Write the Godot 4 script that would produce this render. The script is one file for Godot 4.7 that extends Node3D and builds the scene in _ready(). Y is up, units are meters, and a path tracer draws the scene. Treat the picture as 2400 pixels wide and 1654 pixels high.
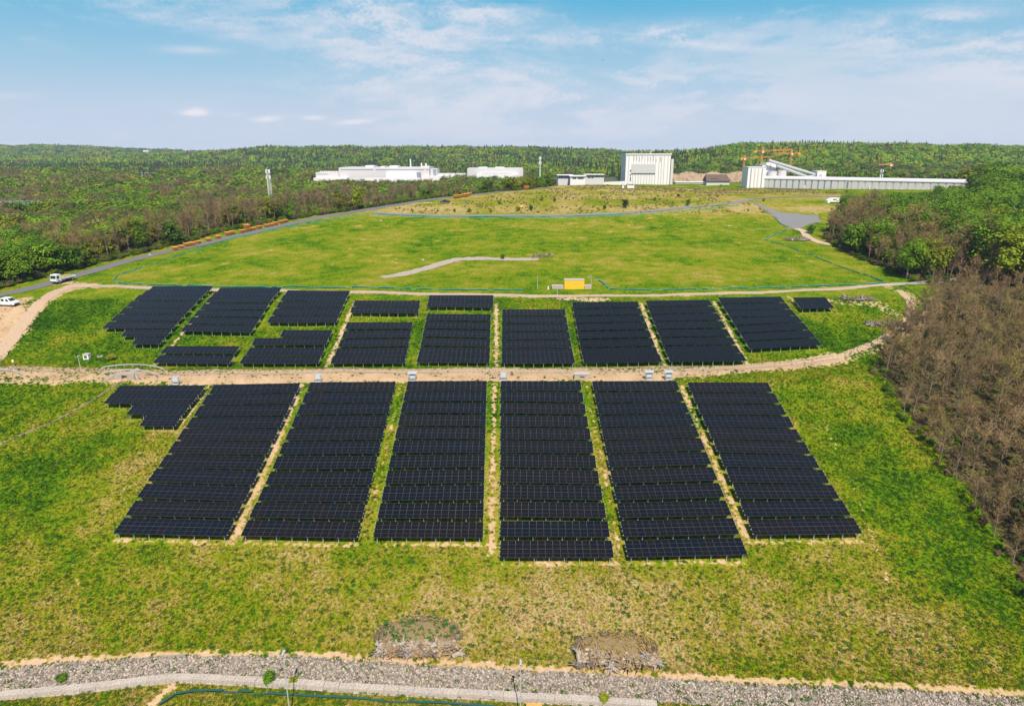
extends Node3D
# Solar farm on a grassed hillside, seen from a drone. y up, metres; the camera looks along -z, "d" is the distance -z.
const F := 1600.0            # focal length in photograph pixels
const PITCH := 0.284489      # 16.3 degrees down
const CY := 47.7             # camera height above the terrace road

var prof_table := PackedFloat32Array()
var na := FastNoiseLite.new()
var nb := FastNoiseLite.new()
var taken := {}
var M := {}
var near_img: Image
var mid_img: Image
var blocks_xz := []          # footprints of the solar blocks (x0, x1, d0, d1)
var windows := []            # picture windows kept free of trees: [x0, x1, y0, y1, d]
var speck: ImageTexture

class MB:
	var v := PackedVector3Array()
	var n := PackedVector3Array()
	var c := PackedColorArray()
	var col := Color(1, 1, 1)
	func tri(a: Vector3, b: Vector3, e: Vector3) -> void:
		var nn := (b - a).cross(e - a).normalized()
		v.push_back(a); v.push_back(e); v.push_back(b)
		n.push_back(nn); n.push_back(nn); n.push_back(nn)
		c.push_back(col); c.push_back(col); c.push_back(col)
	func quad(a: Vector3, b: Vector3, e: Vector3, f: Vector3) -> void:
		tri(a, b, e)
		tri(a, e, f)
	func hexa(p: Array) -> void:   # 0-3 bottom ring, 4-7 top ring, both counter-clockwise seen from above
		quad(p[3], p[2], p[1], p[0])
		quad(p[4], p[5], p[6], p[7])
		for i in 4:
			var j := (i + 1) % 4
			quad(p[i], p[j], p[4 + j], p[4 + i])
	func box(x0: float, y0: float, z0: float, x1: float, y1: float, z1: float) -> void:
		hexa([Vector3(x0, y0, z1), Vector3(x1, y0, z1), Vector3(x1, y0, z0), Vector3(x0, y0, z0), Vector3(x0, y1, z1), Vector3(x1, y1, z1), Vector3(x1, y1, z0), Vector3(x0, y1, z0)])
	func bar(a: Vector3, b: Vector3, w: float, h: float) -> void:
		var z := (b - a).normalized()
		var up := Vector3.UP if absf(z.y) < 0.95 else Vector3.RIGHT
		var x := up.cross(z).normalized() * w * 0.5
		var y := z.cross(x).normalized() * h * 0.5
		hexa([a - x - y, a + x - y, b + x - y, b - x - y, a - x + y, a + x + y, b + x + y, b - x + y])
	func tube(a: Vector3, b: Vector3, r0: float, r1: float, k := 6, caps := true) -> void:
		var z := (b - a).normalized()
		var up := Vector3.UP if absf(z.y) < 0.95 else Vector3.RIGHT
		var x := up.cross(z).normalized()
		var y := z.cross(x)
		for i in k:
			var t0 := TAU * i / k
			var t1 := TAU * (i + 1) / k
			var e0 := x * cos(t0) + y * sin(t0)
			var e1 := x * cos(t1) + y * sin(t1)
			quad(a + e0 * r0, a + e1 * r0, b + e1 * r1, b + e0 * r1)
			if caps:
				tri(b, b + e0 * r1, b + e1 * r1)
				tri(a, a + e1 * r0, a + e0 * r0)
	func rock(p: Vector3, s: Vector3, r: RandomNumberGenerator) -> void:   # a chipped lump of 20 faces
		var t := 1.618
		var q := [Vector3(-1, t, 0), Vector3(1, t, 0), Vector3(-1, -t, 0), Vector3(1, -t, 0), Vector3(0, -1, t), Vector3(0, 1, t), Vector3(0, -1, -t), Vector3(0, 1, -t), Vector3(t, 0, -1), Vector3(t, 0, 1), Vector3(-t, 0, -1), Vector3(-t, 0, 1)]
		for i in 12:
			q[i] = p + q[i].normalized() * s * r.randf_range(0.7, 1.2)
		for f in [[0, 11, 5], [0, 5, 1], [0, 1, 7], [0, 7, 10], [0, 10, 11], [1, 5, 9], [5, 11, 4], [11, 10, 2], [10, 7, 6], [7, 1, 8], [3, 9, 4], [3, 4, 2], [3, 2, 6], [3, 6, 8], [3, 8, 9], [4, 9, 5], [2, 4, 11], [6, 2, 10], [8, 6, 7], [9, 8, 1]]:
			tri(q[f[0]], q[f[1]], q[f[2]])
	func into(m: ArrayMesh, mat: Material) -> void:
		var arr := []
		arr.resize(Mesh.ARRAY_MAX)
		arr[Mesh.ARRAY_VERTEX] = v
		arr[Mesh.ARRAY_NORMAL] = n
		arr[Mesh.ARRAY_COLOR] = c
		m.add_surface_from_arrays(Mesh.PRIMITIVE_TRIANGLES, arr)
		m.surface_set_material(m.get_surface_count() - 1, mat)
	func mesh(mat: Material) -> ArrayMesh:
		var m := ArrayMesh.new()
		into(m, mat)
		return m

# ---------------------------------------------------------------- nodes
func numbered(called: String) -> String:
	var k: int = taken.get(called, 0)
	taken[called] = k + 1
	return called if k == 0 else "%s_%03d" % [called, k]

func tag(o: Node, label: String, category: String, group := "", kind := "") -> Node:
	if label != "":
		o.set_meta("label", label)
	if category != "":
		o.set_meta("category", category)
	if group != "":
		o.set_meta("group", group)
	if kind != "":
		o.set_meta("kind", kind)
	return o

func thing(called: String, label: String, category: String, at: Vector3, turn := 0.0, group := "") -> Node3D:
	var o := Node3D.new()
	o.name = numbered(called)
	add_child(o)
	o.position = at
	o.rotation.y = turn
	tag(o, label, category, group)
	return o

func part(called: String, m: Mesh, parent: Node, at := Vector3.ZERO) -> MeshInstance3D:
	var o := MeshInstance3D.new()
	o.name = called if parent != self else numbered(called)
	o.mesh = m
	parent.add_child(o, true)
	o.position = at
	return o

func whole(called: String, m: Mesh, label: String, category: String, at := Vector3.ZERO, turn := 0.0, group := "") -> MeshInstance3D:
	var o := part(called, m, self, at)
	o.rotation.y = turn
	tag(o, label, category, group)
	return o

func struct(called: String, m: Mesh) -> MeshInstance3D:
	var o := part(called, m, self)
	o.set_meta("kind", "structure")
	return o

func bxm(mat: Material, x0: float, y0: float, z0: float, x1: float, y1: float, z1: float) -> ArrayMesh:
	var b := MB.new()
	b.box(x0, y0, z0, x1, y1, z1)
	return b.mesh(mat)

func rn(s: int) -> RandomNumberGenerator:
	var r := RandomNumberGenerator.new()
	r.seed = s
	return r

func lin(r: float, g: float, b: float) -> Color:
	return Color(r, g, b).linear_to_srgb()

func mat(r: float, g: float, b: float, rough := 0.9, metal := 0.0, grain := 0.0, name := "") -> StandardMaterial3D:
	var m := StandardMaterial3D.new()
	m.albedo_color = lin(r, g, b)
	m.roughness = rough
	m.metallic = metal
	if grain > 0.0:
		m.albedo_texture = speck
		m.uv1_triplanar = true
		m.uv1_world_triplanar = true
		m.uv1_scale = Vector3.ONE * grain
	m.resource_name = name
	return m

# ---------------------------------------------------------------- terrain
const PROF := [[-40.0, -41.0], [20.0, -27.5], [66.0, -17.0], [142.0, 0.0], [155.0, 0.0], [190.0, 7.5], [205.0, 8.5], [225.0, 9.3], [265.0, 12.5], [330.0, 19.0], [375.0, 23.5], [420.0, 26.0], [480.0, 26.5], [600.0, 22.0], [800.0, 17.0], [1000.0, 14.0], [1500.0, 13.0]]
const ROADX := [[150.0, -175.0], [194.0, -152.0], [219.0, -144.0], [240.0, -138.0], [258.0, -131.0], [283.0, -120.0], [306.0, -109.0], [322.0, -95.0], [340.0, -78.0], [376.0, -43.0], [437.0, 18.0], [642.0, 100.0], [800.0, 140.0], [1200.0, 200.0]]
const RIGHTX := [[40.0, 62.0], [75.0, 68.0], [95.0, 74.0], [130.0, 77.0], [148.0, 80.0], [160.0, 87.0], [172.0, 99.0], [187.0, 115.0], [205.0, 126.0], [250.0, 124.0], [281.0, 126.0], [300.0, 137.0], [330.0, 152.0], [380.0, 205.0], [430.0, 262.0], [520.0, 330.0], [700.0, 450.0], [1200.0, 800.0]]
const SKY_L := [[-400.0, 338.0], [0.0, 340.0], [104.0, 338.0], [207.0, 342.0], [342.0, 348.0], [446.0, 353.0], [600.0, 353.0], [2800.0, 352.0]]
const SKY_C := [[-400.0, 372.0], [430.0, 362.0], [490.0, 354.0], [540.0, 350.0], [622.0, 343.0], [725.0, 342.0], [930.0, 343.0], [1140.0, 343.0], [1295.0, 345.0], [1400.0, 349.0], [1475.0, 354.0], [1585.0, 352.0], [2800.0, 350.0]]
const SKY_R := [[-400.0, 420.0], [1450.0, 375.0], [1560.0, 356.0], [1650.0, 350.0], [1700.0, 342.0], [1740.0, 335.0], [1865.0, 333.0], [2070.0, 334.0], [2280.0, 338.0], [2400.0, 340.0], [2800.0, 342.0]]

func lerp_list(t: Array, x: float) -> float:
	if x <= t[0][0]:
		return t[0][1]
	for i in range(1, t.size()):
		if x <= t[i][0]:
			var a: Array = t[i - 1]
			var b: Array = t[i]
			return a[1] + (b[1] - a[1]) * (x - a[0]) / (b[0] - a[0])
	return t[t.size() - 1][1]

func make_profile() -> void:
	prof_table.resize(1541)
	for i in 1541:
		var d := float(i) - 40.0
		var w := 2.0 if d < 240.0 else 14.0
		var s := 0.0
		for k in 5:
			s += lerp_list(PROF, d + (k - 2) * w * 0.5)
		prof_table[i] = s / 5.0

func prof(d: float) -> float:
	var t := clampf(d + 40.0, 0.0, 1538.9)
	var i := int(t)
	return lerpf(prof_table[i], prof_table[i + 1], t - i)

func ridge_y(list: Array, px: float, d: float) -> float:
	var py := lerp_list(list, px)
	return CY - d * tan(PITCH + atan((py - 827.0) / F)) - 12.0

func hgt(x: float, d: float) -> float:
	var y := prof(d)
	if d > 150.0:
		var plain := 4.0 if d < 400.0 else lerpf(4.0, 12.0, clampf((d - 400.0) / 600.0, 0.0, 1.0))
		var off := lerp_list(ROADX, d) - 6.0 - x
		if off > 0.0:
			y = lerpf(y, minf(y, plain), smoothstep(0.0, 48.0, off))
	if d > 380.0:
		y -= 2.7 * smoothstep(60.0, 150.0, x) * smoothstep(380.0, 450.0, d) * (1.0 - smoothstep(540.0, 640.0, d))
	var ro := x - lerp_list(RIGHTX, d) - 4.0
	if ro > 0.0:
		y -= 5.0 * smoothstep(0.0, 70.0, ro)
	if d > 850.0:
		var px := 1200.0 + 1667.0 * x / d
		var base := y
		var bump := na.get_noise_2d(x * 0.25, d * 0.25)
		var hr := ridge_y(SKY_R, px, 1250.0)
		var hc := ridge_y(SKY_C, px, 1900.0)
		var hl := ridge_y(SKY_L, px, 2900.0)
		y = maxf(y, base + (hr - base) * smoothstep(880.0, 1250.0, d) + bump * 5.0 * smoothstep(880.0, 1100.0, d))
		y = maxf(y, base + (hc - base) * smoothstep(1250.0, 1900.0, d) + bump * 6.0)
		y = maxf(y, base + (hl - base) * smoothstep(1900.0, 2900.0, d) + bump * 8.0)
	elif d > 60.0:
		y += na.get_noise_2d(x, d) * 0.35 + nb.get_noise_2d(x, d) * 0.09
	return y

# a photograph pixel becomes the ground point it shows (lift: height above the ground of the thing pointed at)
func at(px: float, py: float, lift := 0.0) -> Vector3:
	var vx := (px - 1200.0) / F
	var vy := -(py - 827.0) / F
	var y := vy * cos(PITCH) - sin(PITCH)
	var z := cos(PITCH) + vy * sin(PITCH)
	var k := y / z
	var w := vx / z
	var d := 40.0
	var step := 2.0
	while d < 2500.0:
		if CY + k * d < hgt(w * d, d) + lift:
			break
		d += step
		step = maxf(2.0, d * 0.01)
	var lo := d - step
	var hi := d
	for i in 10:
		var m := (lo + hi) * 0.5
		if CY + k * m < hgt(w * m, m) + lift:
			hi = m
		else:
			lo = m
	return Vector3(w * hi, hgt(w * hi, hi), -hi)

# the point that a pixel shows on the plane at distance d
func far(px: float, py: float, d: float) -> Vector3:
	var vy := -(py - 827.0) / F
	var y := vy * cos(PITCH) - sin(PITCH)
	var z := cos(PITCH) + vy * sin(PITCH)
	return Vector3((px - 1200.0) / F / z * d, CY + y / z * d, -d)

func to_px(p: Vector3) -> Vector2:
	var dy := p.y - CY
	var z := -p.z * cos(PITCH) - dy * sin(PITCH)
	var y := dy * cos(PITCH) - p.z * sin(PITCH)
	return Vector2(1200.0 + F * p.x / z, 827.0 - F * y / z)

func gp(x: float, d: float, lift := 0.0) -> Vector3:
	return Vector3(x, hgt(x, d) + lift, -d)

func path(px: Array) -> Array:
	var out := []
	for p in px:
		out.append(at(p[0], p[1]))
	return out

func ground_mesh(x0: float, x1: float, d0: float, d1: float, step: float, m: Material, ux: Vector4) -> ArrayMesh:
	var nx := int((x1 - x0) / step) + 1
	var nd := int((d1 - d0) / step) + 1
	var v := PackedVector3Array()
	var n := PackedVector3Array()
	var uv := PackedVector2Array()
	var idx := PackedInt32Array()
	for j in nd:
		for i in nx:
			var x := x0 + i * step
			var d := d0 + j * step
			v.push_back(Vector3(x, hgt(x, d), -d))
			uv.push_back(Vector2((x - ux.x) / (ux.y - ux.x), (ux.w - d) / (ux.w - ux.z)))
	for j in nd:
		for i in nx:
			var a := v[j * nx + maxi(i - 1, 0)]
			var b := v[j * nx + mini(i + 1, nx - 1)]
			var e := v[maxi(j - 1, 0) * nx + i]
			var f := v[mini(j + 1, nd - 1) * nx + i]
			n.push_back((b - a).cross(f - e).normalized())
	for j in nd - 1:
		for i in nx - 1:
			var k := j * nx + i
			idx.append_array([k, k + nx, k + 1, k + 1, k + nx, k + nx + 1])
	var arr := []
	arr.resize(Mesh.ARRAY_MAX)
	arr[Mesh.ARRAY_VERTEX] = v
	arr[Mesh.ARRAY_NORMAL] = n
	arr[Mesh.ARRAY_TEX_UV] = uv
	arr[Mesh.ARRAY_INDEX] = idx
	var am := ArrayMesh.new()
	am.add_surface_from_arrays(Mesh.PRIMITIVE_TRIANGLES, arr)
	am.surface_set_material(0, m)
	return am

func hills_mesh(m: Material) -> ArrayMesh:
	var v := PackedVector3Array()
	var n := PackedVector3Array()
	var idx := PackedInt32Array()
	var ds := []
	var d := 696.0
	while d < 3700.0:
		ds.append(d)
		d *= 1.022
	var na_ := 121
	for j in ds.size():
		for i in na_:
			var x: float = tan(deg_to_rad(-46.0 + 92.0 * i / (na_ - 1))) * ds[j]
			v.push_back(Vector3(x, hgt(x, ds[j]) - (0.6 if j < 2 else 0.0), -ds[j]))
	for j in ds.size():
		for i in na_:
			var a := v[j * na_ + maxi(i - 1, 0)]
			var b := v[j * na_ + mini(i + 1, na_ - 1)]
			var e := v[maxi(j - 1, 0) * na_ + i]
			var f := v[mini(j + 1, ds.size() - 1) * na_ + i]
			n.push_back((b - a).cross(f - e).normalized())
	for j in ds.size() - 1:
		for i in na_ - 1:
			var k := j * na_ + i
			idx.append_array([k, k + na_, k + 1, k + 1, k + na_, k + na_ + 1])
	var arr := []
	arr.resize(Mesh.ARRAY_MAX)
	arr[Mesh.ARRAY_VERTEX] = v
	arr[Mesh.ARRAY_NORMAL] = n
	arr[Mesh.ARRAY_INDEX] = idx
	var am := ArrayMesh.new()
	am.add_surface_from_arrays(Mesh.PRIMITIVE_TRIANGLES, arr)
	am.surface_set_material(0, m)
	return am

# ---------------------------------------------------------------- what covers the ground: soil, dry and lush grass, litter
# Masks are drawn in world metres at about 0.9 m a pixel, then grown to the texture's size.
class Cover:
	var w: int
	var h: int
	var x0: float
	var x1: float
	var d0: float
	var d1: float
	var a := [PackedFloat32Array(), PackedFloat32Array(), PackedFloat32Array(), PackedFloat32Array()]
	func _init(pw: int, ph: int, r: Vector4) -> void:
		w = pw; h = ph; x0 = r.x; x1 = r.y; d0 = r.z; d1 = r.w
		for k in 4:
			a[k].resize(w * h)
	func dab(ch: int, p: Vector3, r: float, s: float, soft := 0.6) -> void:
		var cx := (p.x - x0) / (x1 - x0) * w
		var cy := (d1 + p.z) / (d1 - d0) * h
		var rx := r / (x1 - x0) * w
		var ry := r / (d1 - d0) * h
		for j in range(maxi(0, int(cy - ry)), mini(h, int(cy + ry) + 2)):
			for i in range(maxi(0, int(cx - rx)), mini(w, int(cx + rx) + 2)):
				var t := sqrt(pow((i + 0.5 - cx) / maxf(rx, 0.7), 2) + pow((j + 0.5 - cy) / maxf(ry, 0.7), 2))
				if t < 1.0:
					var q := s * (1.0 - smoothstep(1.0 - soft, 1.0, t))
					if q > a[ch][j * w + i]:
						a[ch][j * w + i] = q
	func line(ch: int, pts: Array, r: float, s: float, soft := 0.6) -> void:
		for i in pts.size() - 1:
			var p: Vector3 = pts[i]
			var q: Vector3 = pts[i + 1]
			var n := maxi(1, int(p.distance_to(q) / maxf(r * 0.5, 0.5)))
			for k in n + 1:
				dab(ch, p.lerp(q, float(k) / n), r, s, soft)
	func bytes(ch: int, tw: int, th: int) -> PackedByteArray:
		var im := Image.create_empty(w, h, false, Image.FORMAT_L8)
		var b := PackedByteArray()
		b.resize(w * h)
		for i in w * h:
			b[i] = int(clampf(a[ch][i], 0.0, 1.0) * 255.0)
		im = Image.create_from_data(w, h, false, Image.FORMAT_L8, b)
		im.resize(tw, th, Image.INTERPOLATE_BILINEAR)
		return im.get_data()

func noise_bytes(w: int, h: int, per_px: float, metres: float, sd: int, oct := 3) -> PackedByteArray:
	var n := FastNoiseLite.new()
	n.seed = sd
	n.noise_type = FastNoiseLite.TYPE_SIMPLEX_SMOOTH
	n.frequency = per_px / metres
	n.fractal_octaves = oct
	var im := n.get_image(w, h)
	im.convert(Image.FORMAT_L8)
	return im.get_data()

func ramp(stops: Array) -> PackedByteArray:   # 256 sRGB triples from linear stops [t, r, g, b]
	var out := PackedByteArray()
	for i in 256:
		var t := i / 255.0
		var a: Array = stops[0]
		var b: Array = stops[stops.size() - 1]
		for k in stops.size() - 1:
			if t >= stops[k][0] and t <= stops[k + 1][0]:
				a = stops[k]
				b = stops[k + 1]
		var u := clampf((t - a[0]) / maxf(b[0] - a[0], 0.001), 0.0, 1.0)
		var q := lin(lerpf(a[1], b[1], u), lerpf(a[2], b[2], u), lerpf(a[3], b[3], u))
		out.append_array([int(q.r * 255.0), int(q.g * 255.0), int(q.b * 255.0)])
	return out

func cover_image(cv: Cover, w: int, h: int, sd: int) -> Image:
	var per := (cv.x1 - cv.x0) / w
	var big := noise_bytes(w, h, per, 38.0, sd, 3)
	var mid := noise_bytes(w, h, per, 7.0, sd + 1, 3)
	var fine := noise_bytes(w, h, per, 1.3, sd + 2, 2)
	var dots := noise_bytes(w, h, per, 0.55, sd + 3, 1)
	var soil := cv.bytes(0, w, h)
	var dry := cv.bytes(1, w, h)
	var lush := cv.bytes(2, w, h)
	var litter := cv.bytes(3, w, h)
	# grass from sap green through yellow green to straw
	var grass := ramp([[0.0, 0.020, 0.058, 0.003], [0.2, 0.048, 0.116, 0.003], [0.40, 0.108, 0.165, 0.004], [0.58, 0.180, 0.176, 0.007], [0.76, 0.245, 0.190, 0.036], [0.88, 0.285, 0.205, 0.066], [1.0, 0.345, 0.25, 0.112]])
	var earth := ramp([[0.0, 0.20, 0.13, 0.075], [0.45, 0.40, 0.265, 0.155], [1.0, 0.54, 0.38, 0.25]])
	var brown := ramp([[0.0, 0.035, 0.030, 0.012], [0.5, 0.090, 0.068, 0.030], [1.0, 0.19, 0.14, 0.07]])
	var out := PackedByteArray()
	out.resize(w * h * 3)
	for i in w * h:
		var f: int = fine[i] - 128
		var m: int = mid[i] - 128
		var q: int = dots[i] - 128
		var s: int = 108 + dry[i] - (lush[i] >> 1) + ((big[i] - 128) >> 1) + ((m * 4) >> 3) + ((f * 6) >> 3) + (q >> 1)
		var o := i * 3
		if soil[i] > 36 and soil[i] + f + (q >> 1) + (m >> 1) > 128:
			var e: int = clampi(128 + (q >> 1) + (m >> 1) + (f >> 2), 0, 255) * 3
			out[o] = earth[e]; out[o + 1] = earth[e + 1]; out[o + 2] = earth[e + 2]
		elif litter[i] > 36 and litter[i] + f + (m >> 1) > 128:
			var e2: int = clampi(118 + q + (m >> 1), 0, 255) * 3
			out[o] = brown[e2]; out[o + 1] = brown[e2 + 1]; out[o + 2] = brown[e2 + 2]
		else:
			if f + q > 92 and s > 90:
				s = 40 + (q >> 1)
			var e3: int = clampi(s, 0, 255) * 3
			out[o] = grass[e3]; out[o + 1] = grass[e3 + 1]; out[o + 2] = grass[e3 + 2]
	return Image.create_from_data(w, h, false, Image.FORMAT_RGB8, out)

func strip(called: String, pts: Array, width: float, m: Material, lift: float, ragged := 0.25, sd := 1) -> void:
	# a road or track laid on the ground, its edges wandering a little
	var left := []
	var n := FastNoiseLite.new()
	n.seed = sd
	n.frequency = 0.35
	var fine := []
	for i in pts.size() - 1:
		var p: Vector3 = pts[i]
		var q: Vector3 = pts[i + 1]
		var p0: Vector3 = pts[maxi(i - 1, 0)]
		var q1: Vector3 = pts[mini(i + 2, pts.size() - 1)]
		var k := maxi(1, int(p.distance_to(q) / 1.0))
		for j in k:
			fine.append(p.cubic_interpolate(q, p0, q1, float(j) / k))
	fine.append(pts[pts.size() - 1])
	for i in fine.size():
		var a: Vector3 = fine[maxi(i - 1, 0)]
		var b: Vector3 = fine[mini(i + 1, fine.size() - 1)]
		var t := b - a
		t.y = 0.0
		t = t.normalized()
		var s := Vector3(-t.z, 0.0, t.x)
		var p: Vector3 = fine[i]
		var row := []
		for k in 5:
			var e := (k - 2) * 0.5 * (width * 0.5 + (n.get_noise_2d(i * 1.0, 40.0 if k < 2 else -40.0) * ragged * width if k != 2 else 0.0))
			var x := p + s * e
			row.append(gp(x.x, -x.z, lift))
		left.append(row)
	var mb := MB.new()
	for i in left.size() - 1:
		for k in 4:
			mb.quad(left[i][k], left[i + 1][k], left[i + 1][k + 1], left[i][k + 1])
	# turn faces up
	for i in range(0, mb.v.size(), 3):
		if mb.n[i].y < 0.0:
			var t := mb.v[i + 1]
			mb.v[i + 1] = mb.v[i + 2]
			mb.v[i + 2] = t
			for k in 3:
				mb.n[i + k] = -mb.n[i + k]
	struct(called, mb.mesh(m))

func patch(called: String, pts: Array, m: Material, lift: float) -> void:
	var poly := PackedVector2Array()
	var rr := rn(pts.size())
	for i in pts.size():   # a ragged outline
		var p: Vector3 = pts[i]
		var q: Vector3 = pts[(i + 1) % pts.size()]
		var n := maxi(1, int(p.distance_to(q) / 2.0))
		for k in n:
			var e := p.lerp(q, float(k) / n)
			poly.push_back(Vector2(e.x + rr.randf_range(-0.7, 0.7), e.z + rr.randf_range(-0.9, 0.9)))
	var lo := poly[0]
	var hi := poly[0]
	for p in poly:
		lo = Vector2(minf(lo.x, p.x), minf(lo.y, p.y))
		hi = Vector2(maxf(hi.x, p.x), maxf(hi.y, p.y))
	var mb := MB.new()
	var step := 3.0
	for i in int((hi.x - lo.x) / step) + 1:
		for j in int((hi.y - lo.y) / step) + 1:
			var x := lo.x + i * step
			var z := lo.y + j * step
			var cell := PackedVector2Array([Vector2(x, z), Vector2(x + step, z), Vector2(x + step, z + step), Vector2(x, z + step)])
			for piece in Geometry2D.intersect_polygons(cell, poly):
				var t := Geometry2D.triangulate_polygon(piece)
				for k in range(0, t.size(), 3):
					var a := piece[t[k]]
					var b := piece[t[k + 1]]
					var e := piece[t[k + 2]]
					var pa := gp(a.x, -a.y, lift)
					var pb := gp(b.x, -b.y, lift)
					var pe := gp(e.x, -e.y, lift)
					if (pb - pa).cross(pe - pa).y > 0.0:
						mb.tri(pa, pb, pe)
					else:
						mb.tri(pa, pe, pb)
	struct(called, mb.mesh(m))

# ---------------------------------------------------------------- sky
const VEILS := [[830.0, 50.0, 150.0, 130.0, 0.0, 0.6], [1010.0, 130.0, 260.0, 85.0, 0.0, 0.5], [1490.0, 82.0, 215.0, 26.0, -0.06, 0.8], [1660.0, 108.0, 170.0, 11.0, 0.05, 0.35], [440.0, 55.0, 190.0, 26.0, 0.16, 0.5], [450.0, 117.0, 75.0, 10.0, 0.03, 0.5], [1110.0, 30.0, 130.0, 30.0, 0.0, 0.5], [2170.0, 60.0, 200.0, 45.0, -0.22, 0.45], [2330.0, 150.0, 200.0, 70.0, 0.0, 0.45], [1350.0, 235.0, 800.0, 75.0, 0.0, 0.35], [460.0, 261.0, 25.0, 9.0, 0.0, 0.95], [452.0, 266.0, 34.0, 5.0, 0.0, 0.8], [545.0, 268.0, 30.0, 6.0, 0.0, 0.35], [625.0, 279.0, 38.0, 7.0, -0.06, 0.85], [735.0, 276.0, 30.0, 5.5, 0.0, 0.8], [830.0, 285.0, 52.0, 6.0, -0.08, 0.85], [20.0, 225.0, 60.0, 8.0, 0.0, 0.35]]
const AIR := [[-90.0, 0.42, 0.46, 0.52], [-0.5, 0.60, 0.665, 0.80], [0.0, 0.62, 0.685, 0.815], [3.0, 0.53, 0.64, 0.79], [6.0, 0.36, 0.585, 0.76], [11.0, 0.12, 0.46, 0.71], [30.0, 0.13, 0.33, 0.60], [90.0, 0.12, 0.26, 0.47]]

func sky_color(az: float, el: float, n: FastNoiseLite, n2: FastNoiseLite) -> Color:
	var a: Array = AIR[0]
	var b: Array = AIR[AIR.size() - 1]
	for k in AIR.size() - 1:
		if el >= AIR[k][0] and el <= AIR[k + 1][0]:
			a = AIR[k]
			b = AIR[k + 1]
			break
	var t: float = clampf((el - a[0]) / (b[0] - a[0]), 0.0, 1.0)
	var r: float = lerpf(a[1], b[1], t)
	var g: float = lerpf(a[2], b[2], t)
	var bl: float = lerpf(a[3], b[3], t)
	if el > -1.0:
		var puff := 0.0
		var ce := cos(deg_to_rad(el))
		var dx := sin(deg_to_rad(az)) * ce
		var dz := cos(deg_to_rad(az)) * ce
		var se := sin(deg_to_rad(maxf(el, 0.0)))
		var wisp := n.get_noise_3d(dx * 60.0, se * 250.0, dz * 60.0) + 0.28 * n.get_noise_3d(dx * 260.0 + 40.0, se * 900.0, dz * 260.0)
		var broad := n2.get_noise_3d(dx * 60.0, se * 160.0, dz * 60.0)
		var q := 0.42 * smoothstep(-0.1, 0.5, broad + wisp * 0.7)
		if absf(az) < 48.0 and el < 17.0:
			var vx := tan(deg_to_rad(az))
			var ty := tan(deg_to_rad(el)) * sqrt(1.0 + vx * vx)
			var z := cos(PITCH) - ty * sin(PITCH)
			var y := ty * cos(PITCH) + sin(PITCH)
			var px := 1200.0 + F * vx / z
			var py := 827.0 - F * y / z
			for p in VEILS:
				var ex: float = (px - p[0]) / p[2]
				var ey: float = (py - p[1] - (px - p[0]) * p[4]) / p[3]
				var e: float = ex * ex + ey * ey
				if e < 5.0:
					q += p[5] * exp(-e) * (clampf(0.9 + wisp * 1.7, 0.2, 1.6) if p[3] > 12.0 else 1.0)
					if p[3] < 12.0:
						puff += p[5] * exp(-e)
		q = clampf(q, 0.0, 0.9)
		puff = clampf(puff, 0.0, 1.0)
		r = lerpf(r, 0.70 + 0.16 * puff, q)
		g = lerpf(g, 0.735 + 0.09 * puff, q)
		bl = lerpf(bl, 0.83 + 0.05 * puff, q)
	return lin(r, g, bl)

func make_sky() -> PanoramaSkyMaterial:
	var n := FastNoiseLite.new()
	n.seed = 11
	n.frequency = 0.09
	n.fractal_octaves = 5
	n.domain_warp_enabled = true
	n.domain_warp_amplitude = 12.0
	n.domain_warp_frequency = 0.04
	var n2 := FastNoiseLite.new()
	n2.seed = 5
	n2.frequency = 0.03
	n2.fractal_octaves = 3
	var im := Image.create_empty(384, 192, false, Image.FORMAT_RGB8)
	for j in 192:
		for i in 384:
			im.set_pixel(i, j, sky_color(wrapf((i + 0.5) / 384.0 * 360.0, -180.0, 180.0), 90.0 - (j + 0.5) / 192.0 * 180.0, n, n2))
	im.resize(4096, 2048, Image.INTERPOLATE_BILINEAR)
	for j in range(838, 1030):
		var el := 90.0 - (j + 0.5) / 2048.0 * 180.0
		for i in range(-568, 568):   # the same sky, computed at full size where its pixels are seen
			im.set_pixel(posmod(i, 4096), j, sky_color((i + 0.5) / 4096.0 * 360.0, el, n, n2))
	var m := PanoramaSkyMaterial.new()
	m.panorama = ImageTexture.create_from_image(im)
	return m

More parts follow.
